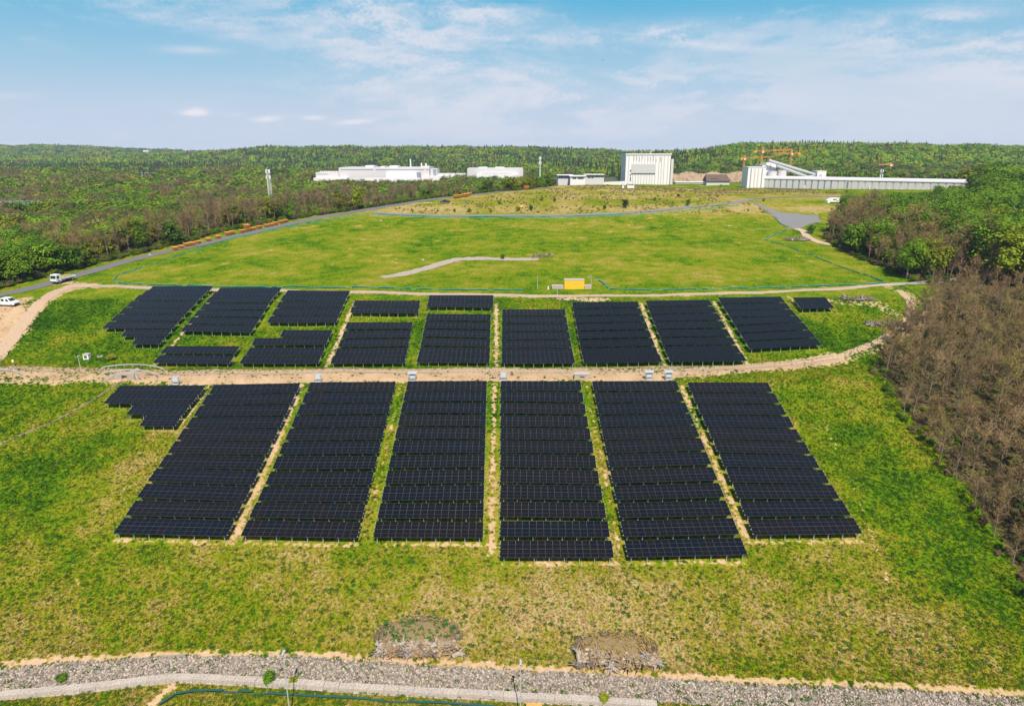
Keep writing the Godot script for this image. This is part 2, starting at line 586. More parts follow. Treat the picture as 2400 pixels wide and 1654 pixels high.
# ---------------------------------------------------------------- plants
func leaf_crown(r: RandomNumberGenerator, h: float, rad: float, low: float, clumps: int, per: int, leaf: float) -> MB:
	var b := MB.new()
	var mid := h * (1.0 + low) * 0.5
	var half := h * (1.0 - low) * 0.5
	var lob := []
	for i in 7:
		lob.append([Vector3(r.randf_range(-1, 1), r.randf_range(-0.6, 1), r.randf_range(-1, 1)).normalized(), r.randf_range(0.0, 0.5)])
	for i in clumps:
		var dir := Vector3(r.randf_range(-1, 1), r.randf_range(-1, 1), r.randf_range(-1, 1)).normalized()
		var reach := 0.72
		for l in lob:
			reach += l[1] * maxf(0.0, dir.dot(l[0]) - 0.55)
		var k := pow(r.randf(), 0.38) * reach
		var cp := Vector3(dir.x * rad * k, mid + dir.y * half * k, dir.z * rad * k)
		var cr := rad * r.randf_range(0.16, 0.33)
		var tone := r.randf_range(0.62, 1.35)
		var warm := r.randf_range(-0.12, 0.12)
		for j in per:
			var o := Vector3(r.randfn(0, 0.5), r.randfn(0, 0.42), r.randfn(0, 0.5)) * cr * 1.3
			var p := cp + o
			if p.y < h * low * 0.6:
				continue
			var u := Vector3(r.randf_range(-1, 1), r.randf_range(-1, 1), r.randf_range(-1, 1)).normalized() * leaf * r.randf_range(0.6, 1.3)
			var w := u.cross(Vector3(r.randf_range(-1, 1), r.randf_range(-1, 1), r.randf_range(-1, 1)).normalized()).normalized() * leaf * r.randf_range(0.35, 0.7)
			var t := tone * r.randf_range(0.82, 1.2)
			b.col = Color(t * (1.0 + warm), t, t * (1.0 - warm))
			# leaves lie roughly across the line from the crown's middle, tilted at random
			var out := ((p - Vector3(0, mid * 0.8, 0)).normalized() + Vector3(0, 0.7, 0) + Vector3(r.randfn(0, 0.6), r.randfn(0, 0.5), r.randfn(0, 0.6))).normalized()
			u = (u - out * u.dot(out)).normalized() * leaf * r.randf_range(0.7, 1.3)
			w = out.cross(u).normalized() * leaf * r.randf_range(0.4, 0.75)
			b.tri(p - u - w * 0.3, p + u - w * 0.3, p + w)
	return b

func trunk_of(r: RandomNumberGenerator, h: float, rad: float, low: float, limbs: int, k := 5) -> MB:
	var b := MB.new()
	var base := Vector3(0, -0.6, 0)
	var top := Vector3(r.randf_range(-0.3, 0.3), h * 0.62, r.randf_range(-0.3, 0.3))
	var fork := base.lerp(top, 0.5) + Vector3(r.randf_range(-0.2, 0.2), 0, r.randf_range(-0.2, 0.2))
	b.tube(base, fork, h * 0.018, h * 0.013, k, false)
	b.tube(fork, top, h * 0.013, h * 0.005, k, false)
	for i in limbs:
		var t := r.randf_range(maxf(low, 0.15), 0.58)
		var a := r.randf() * TAU
		var s := Vector3(0, t * h, 0)
		b.tube(s, s + Vector3(cos(a) * rad * 0.7, h * r.randf_range(0.12, 0.28), sin(a) * rad * 0.7), h * 0.007, h * 0.002, 4, false)
	return b

func bare_wood(r: RandomNumberGenerator, h: float, rad: float, limbs: int, subs: int, twigs: int, tw: float) -> Array:
	# [trunk with limbs, crown of twigs]
	var b := MB.new()
	var c := MB.new()
	var lean := Vector3(r.randf_range(-0.6, 0.6), 0, r.randf_range(-0.6, 0.6))
	var top := Vector3(0, h * 0.8, 0) + lean
	b.tube(Vector3(0, -0.6, 0), top * 0.5, h * 0.012, h * 0.009, 5, false)
	b.tube(top * 0.5, top, h * 0.009, h * 0.003, 5, false)
	for i in limbs:
		var t := r.randf_range(0.22, 0.95)
		var s := top * t
		var a := r.randf() * TAU
		var spread := rad * (1.1 - 0.55 * t) * r.randf_range(0.6, 1.1)
		var e := s + Vector3(cos(a) * spread, h * r.randf_range(0.16, 0.34), sin(a) * spread)
		b.tube(s, e, h * 0.0055, h * 0.0018, 4, false)
		for j in subs:
			var s2 := s.lerp(e, r.randf_range(0.25, 1.0))
			var e2 := s2 + Vector3(r.randf_range(-1, 1), r.randf_range(0.1, 1.2), r.randf_range(-1, 1)) * rad * 0.42
			c.col = Color(1, 1, 1) * r.randf_range(0.75, 1.2)
			var sd := (e2 - s2).cross(Vector3(r.randf() - 0.5, r.randf() - 0.5, r.randf() - 0.5)).normalized() * tw * 1.1
			c.tri(s2 - sd, s2 + sd, e2)
			for k in twigs:
				var s3 := s2.lerp(e2, r.randf_range(0.15, 1.0))
				var e3 := s3 + Vector3(r.randf_range(-1, 1), r.randf_range(-0.35, 1.0), r.randf_range(-1, 1)) * rad * 0.3
				var tone := r.randf_range(0.7, 1.3)
				c.col = Color(tone * 1.03, tone, tone * 0.95)
				var sw := (e3 - s3).cross(Vector3(r.randf() - 0.5, r.randf() - 0.5, r.randf() - 0.5)).normalized() * tw * 0.6
				c.tri(s3 - sw, s3 + sw, e3)
	return [b, c]

func conifer(r: RandomNumberGenerator, h: float, rad: float, tiers: int, per: int) -> MB:
	var b := MB.new()
	for i in tiers:
		var t := float(i) / tiers
		var y := h * (0.12 + 0.86 * t)
		var rr := rad * (1.0 - t) + 0.25
		for j in per:
			var a := TAU * (j + r.randf()) / per
			var k := rr * r.randf_range(0.65, 1.15)
			var tone := r.randf_range(0.7, 1.25)
			b.col = Color(tone, tone, tone)
			var o := Vector3(cos(a), 0, sin(a))
			var s := Vector3(-sin(a), 0, cos(a)) * k * 0.42
			b.tri(Vector3(0, y + h / tiers * 1.1, 0), o * k + s + Vector3(0, y - h * 0.03, 0), o * k - s + Vector3(0, y - h * 0.05, 0))
	return b

func leafy(r: float, g: float, b: float) -> StandardMaterial3D:
	var m := mat(r, g, b, 0.75)
	m.vertex_color_use_as_albedo = true
	m.backlight_enabled = true
	m.backlight = Color(0.45, 0.45, 0.45)
	m.metallic_specular = 0.15
	return m

func put_many(called: String, parent: Node, m: Mesh, xf: Array, cols: Array) -> MultiMeshInstance3D:
	var mm := MultiMesh.new()
	mm.transform_format = MultiMesh.TRANSFORM_3D
	mm.use_colors = true
	mm.mesh = m
	mm.instance_count = xf.size()
	for i in xf.size():
		mm.set_instance_transform(i, xf[i])
		mm.set_instance_color(i, cols[i])
	var o := MultiMeshInstance3D.new()
	o.name = called if parent != self else numbered(called)
	o.multimesh = mm
	parent.add_child(o, true)
	return o

func hidden_window(p: Vector3, h: float, rad: float) -> bool:   # would this tree stand before something that the photograph shows?
	var a := to_px(p + Vector3(-rad, h, 0))
	var b := to_px(p + Vector3(rad, 0, 0))
	for w in windows:
		if -p.z < w[4] and b.x > w[0] and a.x < w[1] and a.y < w[3] and b.y > w[2]:
			return true
	return false

# ---------------------------------------------------------------- solar tables
const TILT := 0.282
const MODW := 1.134
const MODL := 1.66
var module_mesh := []
var black_mesh := []
var frame_mesh: ArrayMesh
var field_meshes := {}
var purlin_meshes := {}

func add_module(fr: MB, gl: MB, cx: float, cz: float) -> void:
	var hw := MODW * 0.5 - 0.010
	var hl := MODL * 0.5 - 0.010
	fr.box(cx - hw, -0.035, cz - hl, cx + hw, 0.0, cz + hl)
	for s in [-1, 1]:
		var z0: float = cz + (0.013 if s > 0 else -(hl - 0.022))
		var z1: float = cz + (hl - 0.022 if s > 0 else -0.013)
		gl.quad(Vector3(cx - hw + 0.013, 0.003, z1), Vector3(cx + hw - 0.013, 0.003, z1), Vector3(cx + hw - 0.013, 0.003, z0), Vector3(cx - hw + 0.013, 0.003, z0))

func two(a: MB, ma: Material, b: MB, mb: Material) -> ArrayMesh:
	var m := ArrayMesh.new()
	a.into(m, ma)
	b.into(m, mb)
	return m

func make_solar_parts() -> void:
	for g in [M.glass, M.glass2, M.glass3]:
		var f := MB.new()
		var q := MB.new()
		add_module(f, q, 0, 0)
		module_mesh.append(two(f, M.alu_frame, q, g))
	var b := MB.new()
	# vertical posts in the table's own axes: world up is (0, cos, -sin)
	var up := Vector3(0, cos(TILT), -sin(TILT))
	for e in [[1.2, 2.1], [-1.15, 2.5]]:
		var t := Vector3(0, -0.16, e[0])
		b.bar(t - up * e[1], t, 0.09, 0.12)
	b.bar(Vector3(0, -0.17, 1.6), Vector3(0, -0.17, -1.6), 0.07, 0.1)
	b.bar(Vector3(0, -0.2, -0.2), Vector3(0, -0.16, 1.25) - up * 0.45, 0.05, 0.05)
	frame_mesh = b.mesh(M.galv)

func purlin(w: float) -> ArrayMesh:
	var key := roundi(w * 10)
	if not purlin_meshes.has(key):
		purlin_meshes[key] = bxm(M.galv_bright, -w * 0.5 - 0.16, -0.118, -0.035, w * 0.5 + 0.16, -0.042, 0.035)
	return purlin_meshes[key]

func field_of(n: int, kind: int) -> ArrayMesh:   # all modules of a table too far off to pick them apart
	var key := n * 10 + kind
	if not field_meshes.has(key):
		var f := MB.new()
		var q := MB.new()
		for i in n:
			for s in [-0.5, 0.5]:
				add_module(f, q, (i - (n - 1) * 0.5) * MODW, s * MODL)
		field_meshes[key] = two(f, M.black_frame if kind == 1 else M.alu_frame, q, M.glass_black if kind == 1 else M.glass)
	return field_meshes[key]

func solar_table(l: Vector3, rr: Vector3, n: int, label: String, group: String, apart: bool, kind: int, r: RandomNumberGenerator) -> void:
	var t := thing("solar_table", label, "solar table", (l + rr) * 0.5, 0.0, group)
	var x := (rr - l).normalized()
	var away := Vector3.UP.cross(x).normalized()          # level, away from the camera
	var tl := TILT + r.randf_range(-0.012, 0.012)
	var upslope := away * cos(tl) + Vector3.UP * sin(tl)
	var z := -upslope
	z = (z - x * z.dot(x)).normalized()
	t.basis = Basis(x, z.cross(x), z)
	var w := n * MODW
	var lot := r.randi() % 3   # modules of one delivery look alike
	if apart:
		for i in n:
			for s in [-0.5, 0.5]:
				part("module", module_mesh[r.randi() % 3 if r.randf() < 0.25 else lot], t, Vector3((i - (n - 1) * 0.5) * MODW, 0, s * MODL))
	else:
		part("module_field", field_of(n, kind), t).set_meta("kind", "stuff")
	for pz in [-1.35, -0.4, 0.4, 1.35]:
		part("purlin", purlin(w), t, Vector3(0, 0, pz))
	var k := maxi(2, roundi(w / 2.55) + 1)
	for i in k:
		part("support_frame", frame_mesh, t, Vector3(-w * 0.5 + 0.55 + (w - 1.1) * i / (k - 1), 0, 0))

const ORD := ["first", "second", "third", "fourth", "fifth", "sixth", "seventh", "eighth", "ninth", "tenth", "eleventh", "twelfth"]

func solar_block(n: int, tl: Array, tr: Array, bl: Array, br: Array, row0: int, up: int, where: String, kind: int, r: RandomNumberGenerator) -> void:
	# tl, tr: pixel ends of the top row's upper edge; bl, br: of the bottom row's lower edge; rows are counted away from the dirt road
	var a := at(tl[0], tl[1], 1.70)
	var b := at(tr[0], tr[1], 1.70)
	var c := at(bl[0], bl[1], 1.42)
	var e := at(br[0], br[1], 1.42)
	var run := 2.0 * MODL * cos(TILT)
	blocks_xz.append([minf(a.x, c.x), maxf(b.x, e.x), -maxf(c.z, e.z), -minf(a.z, b.z)])
	var w := ((b.x - a.x) + (e.x - c.x)) * 0.5
	var cnt := roundi(w / MODW)
	for i in n:
		var half := run * 0.5
		var dl := -a.z - half
		var dr := -b.z - half
		var t := 0.5
		if n > 1:
			var pl := (-a.z + c.z - run) / (n - 1)
			var pr := (-b.z + e.z - run) / (n - 1)
			dl -= pl * i
			dr -= pr * i
			t = (half + pl * i) / maxf(-a.z + c.z, 0.1)
		else:
			dl = (-a.z - c.z) * 0.5
			dr = (-b.z - e.z) * 0.5
		var mx := (lerpf(a.x, c.x, t) + lerpf(b.x, e.x, t)) * 0.5
		var xl := mx - cnt * MODW * 0.5
		var xr := mx + cnt * MODW * 0.5
		var lp := Vector3(xl, (hgt(xl, dl - 1.0) + hgt(xl, dl + 1.0)) * 0.5 + 1.56, -dl)
		var rp := Vector3(xr, (hgt(xr, dr - 1.0) + hgt(xr, dr + 1.0)) * 0.5 + 1.56, -dr)
		var row := row0 + i if up == 0 else row0 + n - 1 - i
		var label := "%s solar table, %s row %s dirt road, %s" % ["all-black" if kind == 1 else "dark blue", ORD[row], "above" if up else "below", where]
		solar_table(lp, rp, cnt, label, "solar tables of the upper field" if up else "solar tables of the lower field", up == 0, kind, r)

func solar_farm() -> void:
	make_solar_parts()
	var r := rn(77)
	var c := "column %s from the culvert"
	# lower field
	solar_block(2, [282, 903], [480, 902], [242, 945], [447, 947], 0, 0, "short stepped block by the culvert", 0, r)
	solar_block(1, [312, 948], [446, 948], [295, 971], [428, 972], 2, 0, "short stepped block by the culvert", 0, r)
	solar_block(1, [342, 973], [426, 973], [326, 997], [408, 998], 3, 0, "short stepped block by the culvert", 0, r)
	solar_block(11, [504, 901], [701, 897], [261, 1250], [536, 1257], 0, 0, "full column one from the culvert", 0, r)
	solar_block(11, [729, 895], [926, 894], [568, 1256], [833, 1261], 0, 0, "full column two from the culvert", 0, r)
	solar_block(11, [952, 893], [1144, 892], [872, 1259], [1134, 1261], 0, 0, "full column three from the culvert", 0, r)
	solar_block(12, [1171, 892], [1363, 892], [1171, 1307], [1442, 1306], 0, 0, "full column four from the culvert", 0, r)
	solar_block(12, [1390, 892], [1584, 892], [1475, 1306], [1749, 1300], 0, 0, "full column five from the culvert", 0, r)
	solar_block(11, [1610, 895], [1801, 896], [1762, 1255], [2028, 1251], 0, 0, "full column six, beside the bare thicket", 0, r)
	# upper field
	solar_block(7, [356, 672], [500, 672], [238, 769], [406, 770], 2, 1, "long column beside the truck's road", 0, r)
	solar_block(1, [293, 772], [405, 772], [281, 788], [390, 788], 1, 1, "long column beside the truck's road", 0, r)
	solar_block(1, [319, 789], [390, 789], [306, 807], [371, 808], 0, 1, "long column beside the truck's road", 0, r)
	solar_block(7, [515, 675], [660, 675], [423, 776], [590, 778], 2, 1, "column above the two-row culvert block", 0, r)
	solar_block(5, [672, 682], [821, 683], [627, 755], [787, 755], 4, 1, "five-row column above the notched block", 0, r)
	solar_block(2, [382, 810], [563, 811], [359, 847], [540, 849], 0, 1, "two-row block by the culvert rail", 0, r)
	solar_block(1, [663, 773], [778, 773], [658, 789], [771, 789], 3, 1, "short table on the notched block", 0, r)
	solar_block(3, [595, 792], [771, 791], [565, 848], [742, 848], 0, 1, "notched block", 0, r)
	solar_block(2, [831, 704], [985, 704], [822, 733], [977, 733], 5, 1, "split column of seven rows", 0, r)
	solar_block(5, [810, 754], [970, 754], [772, 848], [950, 848], 0, 1, "split column of seven rows", 0, r)
	solar_block(2, [1007, 692], [1155, 692], [1003, 719], [1153, 720], 6, 1, "split column of eight rows", 0, r)
	solar_block(6, [998, 736], [1153, 736], [975, 846], [1149, 847], 0, 1, "split column of eight rows", 0, r)
	solar_block(7, [1175, 724], [1327, 724], [1175, 848], [1349, 847], 0, 1, "unbroken column below the yellow container", 0, r)
	solar_block(8, [1342, 708], [1494, 706], [1372, 847], [1549, 845], 0, 1, "black column next to the grid-lined ones", 1, r)
	solar_block(8, [1513, 704], [1664, 702], [1570, 845], [1751, 843], 0, 1, "middle of the three black columns", 1, r)
	solar_block(7, [1683, 697], [1832, 695], [1756, 818], [1928, 809], 0, 1, "last full black column, towards the woods", 1, r)
	solar_block(2, [1859, 697], [1935, 696], [1878, 724], [1957, 722], 5, 1, "small block beside the root piles", 1, r)

# ---------------------------------------------------------------- small things
func wheel(parent: Node, p: Vector3, rad: float, w: float) -> void:
	var b := MB.new()
	b.tube(p - Vector3(0, 0, w * 0.5), p + Vector3(0, 0, w * 0.5), rad, rad, 14)
	var t := part("wheel", b.mesh(M.rubber), parent)
	var q := MB.new()
	q.tube(p - Vector3(0, 0, w * 0.5 + 0.012), p + Vector3(0, 0, w * 0.5 + 0.012), rad * 0.55, rad * 0.5, 10)
	part("rim", q.mesh(M.galv), t)

func prism(pts: Array, z0: float, z1: float, m: Material) -> ArrayMesh:   # a side outline (x, y), counter-clockwise, drawn out along z
	var b := MB.new()
	var poly := PackedVector2Array()
	for p in pts:
		poly.push_back(Vector2(p[0], p[1]))
	var t := Geometry2D.triangulate_polygon(poly)
	for k in range(0, t.size(), 3):
		var a := poly[t[k]]
		var e := poly[t[k + 1]]
		var f := poly[t[k + 2]]
		if (e - a).cross(f - a) < 0.0:
			var sw := e
			e = f
			f = sw
		b.tri(Vector3(a.x, a.y, z1), Vector3(e.x, e.y, z1), Vector3(f.x, f.y, z1))
		b.tri(Vector3(a.x, a.y, z0), Vector3(f.x, f.y, z0), Vector3(e.x, e.y, z0))
	for i in poly.size():
		var a := poly[i]
		var e := poly[(i + 1) % poly.size()]
		b.quad(Vector3(a.x, a.y, z1), Vector3(a.x, a.y, z0), Vector3(e.x, e.y, z0), Vector3(e.x, e.y, z1))
	return b.mesh(m)

func facing(a: Vector3, b: Vector3) -> float:   # turn that points local +x from a to b
	return atan2(-(b.z - a.z), b.x - a.x)

func truck(p: Vector3, turn: float) -> void:   # front towards +x
	var t := thing("flatbed_truck", "white flatbed truck loaded with sand, driving on the asphalt road", "truck", p, turn)
	part("cab", prism([[2.0, 0.55], [3.95, 0.5], [4.0, 1.35], [3.72, 2.55], [3.5, 2.72], [2.15, 2.75], [2.0, 2.6]], -1.12, 1.12, M.white_paint), t)
	part("windscreen", prism([[3.985, 1.45], [4.01, 1.45], [3.77, 2.42], [3.74, 2.42]], -0.98, 0.98, M.car_glass), t)
	for s in [-1, 1]:
		part("side_window", bxm(M.car_glass, 2.75, 1.5, minf(s * 1.1, s * 1.13), 3.6, 2.3, maxf(s * 1.1, s * 1.13)), t)
		part("headlight", bxm(M.lamp_glass, 3.96, 0.72, s * 0.85 - 0.16, 4.02, 0.95, s * 0.85 + 0.16), t)
		part("mirror", bxm(M.black_plastic, 3.7, 1.6, s * 1.3 - 0.06, 3.8, 2.15, s * 1.3 + 0.06), t)
	part("bumper", bxm(M.dark_steel, 3.9, 0.38, -1.1, 4.06, 0.66, 1.1), t)
	part("chassis", bxm(M.dark_steel, -3.4, 0.62, -0.45, 3.4, 0.85, 0.45), t)
	var bed := part("bed", bxm(M.galv, -3.6, 0.98, -1.2, 1.85, 1.12, 1.2), t)
	for s in [-1, 1]:
		part("side_board", bxm(M.white_paint, -3.6, 1.12, s * 1.18 - 0.025, 1.85, 1.5, s * 1.18 + 0.025), bed)
	part("tail_board", bxm(M.white_paint, -3.62, 1.12, -1.15, -3.56, 1.5, 1.15), bed)
	var b := MB.new()
	var r := rn(3)
	var g := []
	for i in 9:
		var row := []
		for j in 6:
			var e := minf(minf(i, 8 - i) / 2.0, minf(j, 5 - j) / 1.5)
			row.append(Vector3(-3.4 + i * 0.63, 1.13 + clampf(e, 0.05, 1.0) * 0.95 * r.randf_range(0.75, 1.1), -1.1 + j * 0.44))
		g.append(row)
	for i in 8:
		for j in 5:
			b.quad(g[i][j], g[i][j + 1], g[i + 1][j + 1], g[i + 1][j])
	part("sand_load", b.mesh(M.sand), t)
	for x in [2.9, -2.1]:
		for s in [-1, 1]:
			wheel(t, Vector3(x, 0.45, s * 0.98), 0.45, 0.32)

func van(p: Vector3, turn: float) -> void:
	var t := thing("crew_van", "white crew cab van parked on the bare sand by the track", "van", p, turn)
	part("body", prism([[-2.6, 0.42], [2.55, 0.4], [2.62, 0.85], [2.5, 1.18], [1.55, 1.42], [0.75, 2.15], [0.5, 2.25], [-1.3, 2.28], [-1.4, 1.2], [-2.6, 1.15]], -0.98, 0.98, M.white_paint), t)
	part("windscreen", prism([[1.6, 1.44], [1.63, 1.44], [0.83, 2.14], [0.79, 2.14]], -0.84, 0.84, M.car_glass), t)
	for s in [-1, 1]:
		part("side_window", prism([[0.2, 1.35], [1.2, 1.35], [0.6, 2.02], [0.2, 2.05]], minf(s * 0.965, s * 0.995), maxf(s * 0.965, s * 0.995), M.car_glass), t)
		part("side_window", prism([[-1.15, 1.4], [-0.35, 1.4], [-0.35, 2.05], [-1.15, 2.05]], minf(s * 0.965, s * 0.995), maxf(s * 0.965, s * 0.995), M.car_glass), t)
		part("headlight", bxm(M.lamp_glass, 2.5, 0.78, s * 0.75 - 0.14, 2.64, 0.98, s * 0.75 + 0.14), t)
	part("bumper", bxm(M.black_plastic, 2.5, 0.32, -0.95, 2.7, 0.6, 0.95), t)
	part("grille", bxm(M.black_plastic, 2.58, 0.7, -0.5, 2.645, 0.84, 0.5), t)
	for x in [1.65, -1.7]:
		for s in [-1, 1]:
			wheel(t, Vector3(x, 0.34, s * 0.86), 0.34, 0.24)

func pickup(p: Vector3, turn: float) -> void:
	var t := thing("pickup_truck", "black pickup truck parked on the sandy bend behind the meadow", "pickup", p, turn)
	part("body", prism([[-2.7, 0.5], [2.6, 0.45], [2.65, 1.0], [1.3, 1.15], [-2.7, 1.15]], -0.95, 0.95, M.black_paint), t)
	part("cabin", prism([[-0.9, 1.14], [1.3, 1.14], [0.55, 1.78], [-0.7, 1.82]], -0.82, 0.82, M.black_paint), t)
	for s in [-1, 1]:
		part("side_window", prism([[-0.7, 1.2], [1.0, 1.2], [0.48, 1.68], [-0.6, 1.7]], minf(s * 0.81, s * 0.835), maxf(s * 0.81, s * 0.835), M.car_glass), t)
	for x in [1.7, -1.7]:
		for s in [-1, 1]:
			wheel(t, Vector3(x, 0.4, s * 0.85), 0.4, 0.26)

var skip_mesh := {}
func skip(p: Vector3, turn: float, label: String, k: float, group: String, shade: int) -> void:
	# a tipping skip: sloped ends, ribs, lifting lugs; its long axis is local x, the near end shows
	var t := thing("skip_container", label, "skip", p, turn, group)
	if skip_mesh.is_empty():
		for m in [M.skip_orange]:
			var b := MB.new()
			var x0 := -1.75
			var x1 := 1.75
			b.hexa([Vector3(x0 + 0.5, 0.12, 0.85), Vector3(x1 - 0.5, 0.12, 0.85), Vector3(x1 - 0.5, 0.12, -0.85), Vector3(x0 + 0.5, 0.12, -0.85), Vector3(x0, 1.3, 0.9), Vector3(x1, 1.3, 0.9), Vector3(x1, 1.3, -0.9), Vector3(x0, 1.3, -0.9)])
			skip_mesh[m] = b.mesh(m)
		var lip := MB.new()
		for s in [-1, 1]:
			lip.box(-1.8, 1.26, s * 0.92 - 0.05, 1.8, 1.42, s * 0.92 + 0.05)
			lip.box(s * 1.76 - 0.05, 1.26, -0.87, s * 1.76 + 0.05, 1.42, 0.87)
		skip_mesh["rim"] = lip.mesh(M.skip_light)
		var fl := MB.new()
		fl.quad(Vector3(-1.7, 1.33, 0.85), Vector3(1.7, 1.33, 0.85), Vector3(1.7, 1.33, -0.85), Vector3(-1.7, 1.33, -0.85))
		skip_mesh["lid"] = fl.mesh(M.skip_light)
		var lug := MB.new()
		lug.bar(Vector3(0, 1.0, 0.0), Vector3(0, 1.75, 0.0), 0.14, 0.14)
		skip_mesh["lug"] = lug.mesh(M.skip_light)
		var foot := MB.new()
		foot.box(-1.1, -0.05, -0.06, 1.1, 0.13, 0.06)
		skip_mesh["foot"] = foot.mesh(M.dark_steel)
	part("tub", skip_mesh[M.skip_orange], t)
	part("rim", skip_mesh["rim"], t)
	part("lid", skip_mesh["lid"], t)
	for s in [-1, 1]:
		part("skid", skip_mesh["foot"], t, Vector3(0, 0, s * 0.55))
		part("lifting_lug", skip_mesh["lug"], t, Vector3(-0.9, 0, s * 0.98))
		part("lifting_lug", skip_mesh["lug"], t, Vector3(0.9, 0, s * 0.98))
	t.scale = Vector3.ONE * k

func lamp_mast(p: Vector3, h: float, label: String, group: String) -> void:
	var t := thing("lamp_mast", label, "lamp mast", p, 0.0, group)
	var b := MB.new()
	b.tube(Vector3(0, -0.4, 0), Vector3(0, h, 0), 0.09, 0.05, 8)
	part("pole", b.mesh(M.galv_bright), t)
	var c := MB.new()
	c.hexa([Vector3(-0.12, h - 0.05, 0.25), Vector3(0.12, h - 0.05, 0.25), Vector3(0.16, h - 0.05, -0.55), Vector3(-0.16, h - 0.05, -0.55), Vector3(-0.1, h + 0.1, 0.2), Vector3(0.1, h + 0.1, 0.2), Vector3(0.14, h + 0.12, -0.5), Vector3(-0.14, h + 0.12, -0.5)])
	part("lamp_head", c.mesh(M.grey_paint), t)
	part("collar", bxm(M.black_plastic, -0.07, h - 0.3, -0.07, 0.07, h - 0.04, 0.07), t)

func inverter_rack(p: Vector3, label: String, style: int) -> void:
	var t := thing("inverter_rack", label, "inverter rack", p, 0.0, "inverter racks along the dirt road")
	for sx in [-1, 1]:
		for sz in [-1, 1]:
			part("post", bxm(M.galv_bright, sx * 0.75 - 0.04, -0.3, sz * 0.45 - 0.04, sx * 0.75 + 0.04, 1.75, sz * 0.45 + 0.04), t)
	if style == 1:
		var r := MB.new()
		r.hexa([Vector3(-0.95, 1.72, 0.65), Vector3(0.95, 1.72, 0.65), Vector3(0.95, 1.92, -0.65), Vector3(-0.95, 1.92, -0.65), Vector3(-0.95, 1.77, 0.65), Vector3(0.95, 1.77, 0.65), Vector3(0.95, 1.97, -0.65), Vector3(-0.95, 1.97, -0.65)])
		part("roof", r.mesh(M.grey_paint), t)
	else:
		part("top_rail", bxm(M.galv_bright, -0.79, 1.75, 0.41, 0.79, 1.83, 0.49), t)
		part("top_rail", bxm(M.galv_bright, -0.79, 1.75, -0.49, 0.79, 1.83, -0.41), t)
	part("shelf", bxm(M.galv, -0.74, 0.45, -0.4, 0.74, 0.5, 0.4), t)
	var c := part("inverter_box", bxm(M.inverter_grey, -0.55, 0.55, -0.28, 0.55, 1.5, 0.3), t)
	part("vent", bxm(M.grey_paint, -0.45, 0.62, 0.3, 0.45, 0.78, 0.318), c)
	part("cable_tray", bxm(M.inverter_grey, -0.6, 0.02, 0.2, 0.6, 0.2, 0.6), t)

func guard_rail(pts: Array, label: String, m: Material) -> void:
	var t := thing("guard_rail", label, "guard rail", pts[0])
	var fine := []
	for i in pts.size() - 1:
		for k in 4:
			fine.append(pts[i].cubic_interpolate(pts[i + 1], pts[maxi(i - 1, 0)], pts[mini(i + 2, pts.size() - 1)], k / 4.0))
	fine.append(pts[pts.size() - 1])
	var b := MB.new()
	for i in fine.size() - 1:
		var h0: float = 0.75 if i > 1 else 0.2 + i * 0.28
		var h1: float = 0.75 if i + 1 > 1 and i + 1 < fine.size() - 1 else 0.3
		b.bar(fine[i] - pts[0] + Vector3(0, h0, 0), fine[i + 1] - pts[0] + Vector3(0, h1, 0), 0.07, 0.22)
		if i % 2 == 1:
			part("post", bxm(m, -0.06, -0.4, -0.06, 0.06, 0.62, 0.06), t, fine[i] - pts[0] + Vector3(0, 0, -0.12))
	part("rail", b.mesh(m), t)

func fence(pts: Array, h: float, label: String, m: Material) -> void:
	var t := thing("amphibian_fence", label, "fence", pts[0])
	var b := MB.new()
	var r := rn(9)
	var run := 0.0
	for i in pts.size() - 1:
		var p: Vector3 = pts[i]
		var q: Vector3 = pts[i + 1]
		var n := maxi(1, int(p.distance_to(q) / 1.6))
		for k in n:
			var a := p.lerp(q, float(k) / n)
			var c := p.lerp(q, float(k + 1) / n)
			a = gp(a.x, -a.z) - pts[0]
			c = gp(c.x, -c.z) - pts[0]
			var s := (c - a).normalized().cross(Vector3.UP)
			var lean := Vector3(0, h * (r.randf_range(0.7, 1.1) if r.randf() < 0.8 else r.randf_range(0.15, 0.5)), 0)
			var o := s * r.randf_range(-0.08, 0.08)
			b.quad(a - Vector3(0, 0.1, 0), c - Vector3(0, 0.1, 0), c + lean + o, a + lean)
			b.quad(a + lean, c + lean + o, c + lean + o + s * 0.28 - Vector3(0, 0.08, 0), a + lean + s * 0.28 - Vector3(0, 0.08, 0))
			run += 1.0
			if int(run) % 3 == 0:
				part("stake", stake_mesh(h), t, a)
	part("plastic_sheet", b.mesh(m), t)

var stake_cache := {}
func stake_mesh(h: float) -> ArrayMesh:
	if not stake_cache.has(h):
		stake_cache[h] = bxm(M.galv_bright, -0.03, -0.2, -0.03, 0.03, h + 0.12, 0.03)
	return stake_cache[h]

func stone(r: RandomNumberGenerator, s: Vector3, m: Material) -> ArrayMesh:
	var b := MB.new()
	b.rock(Vector3.ZERO, s, r)
	return b.mesh(m)

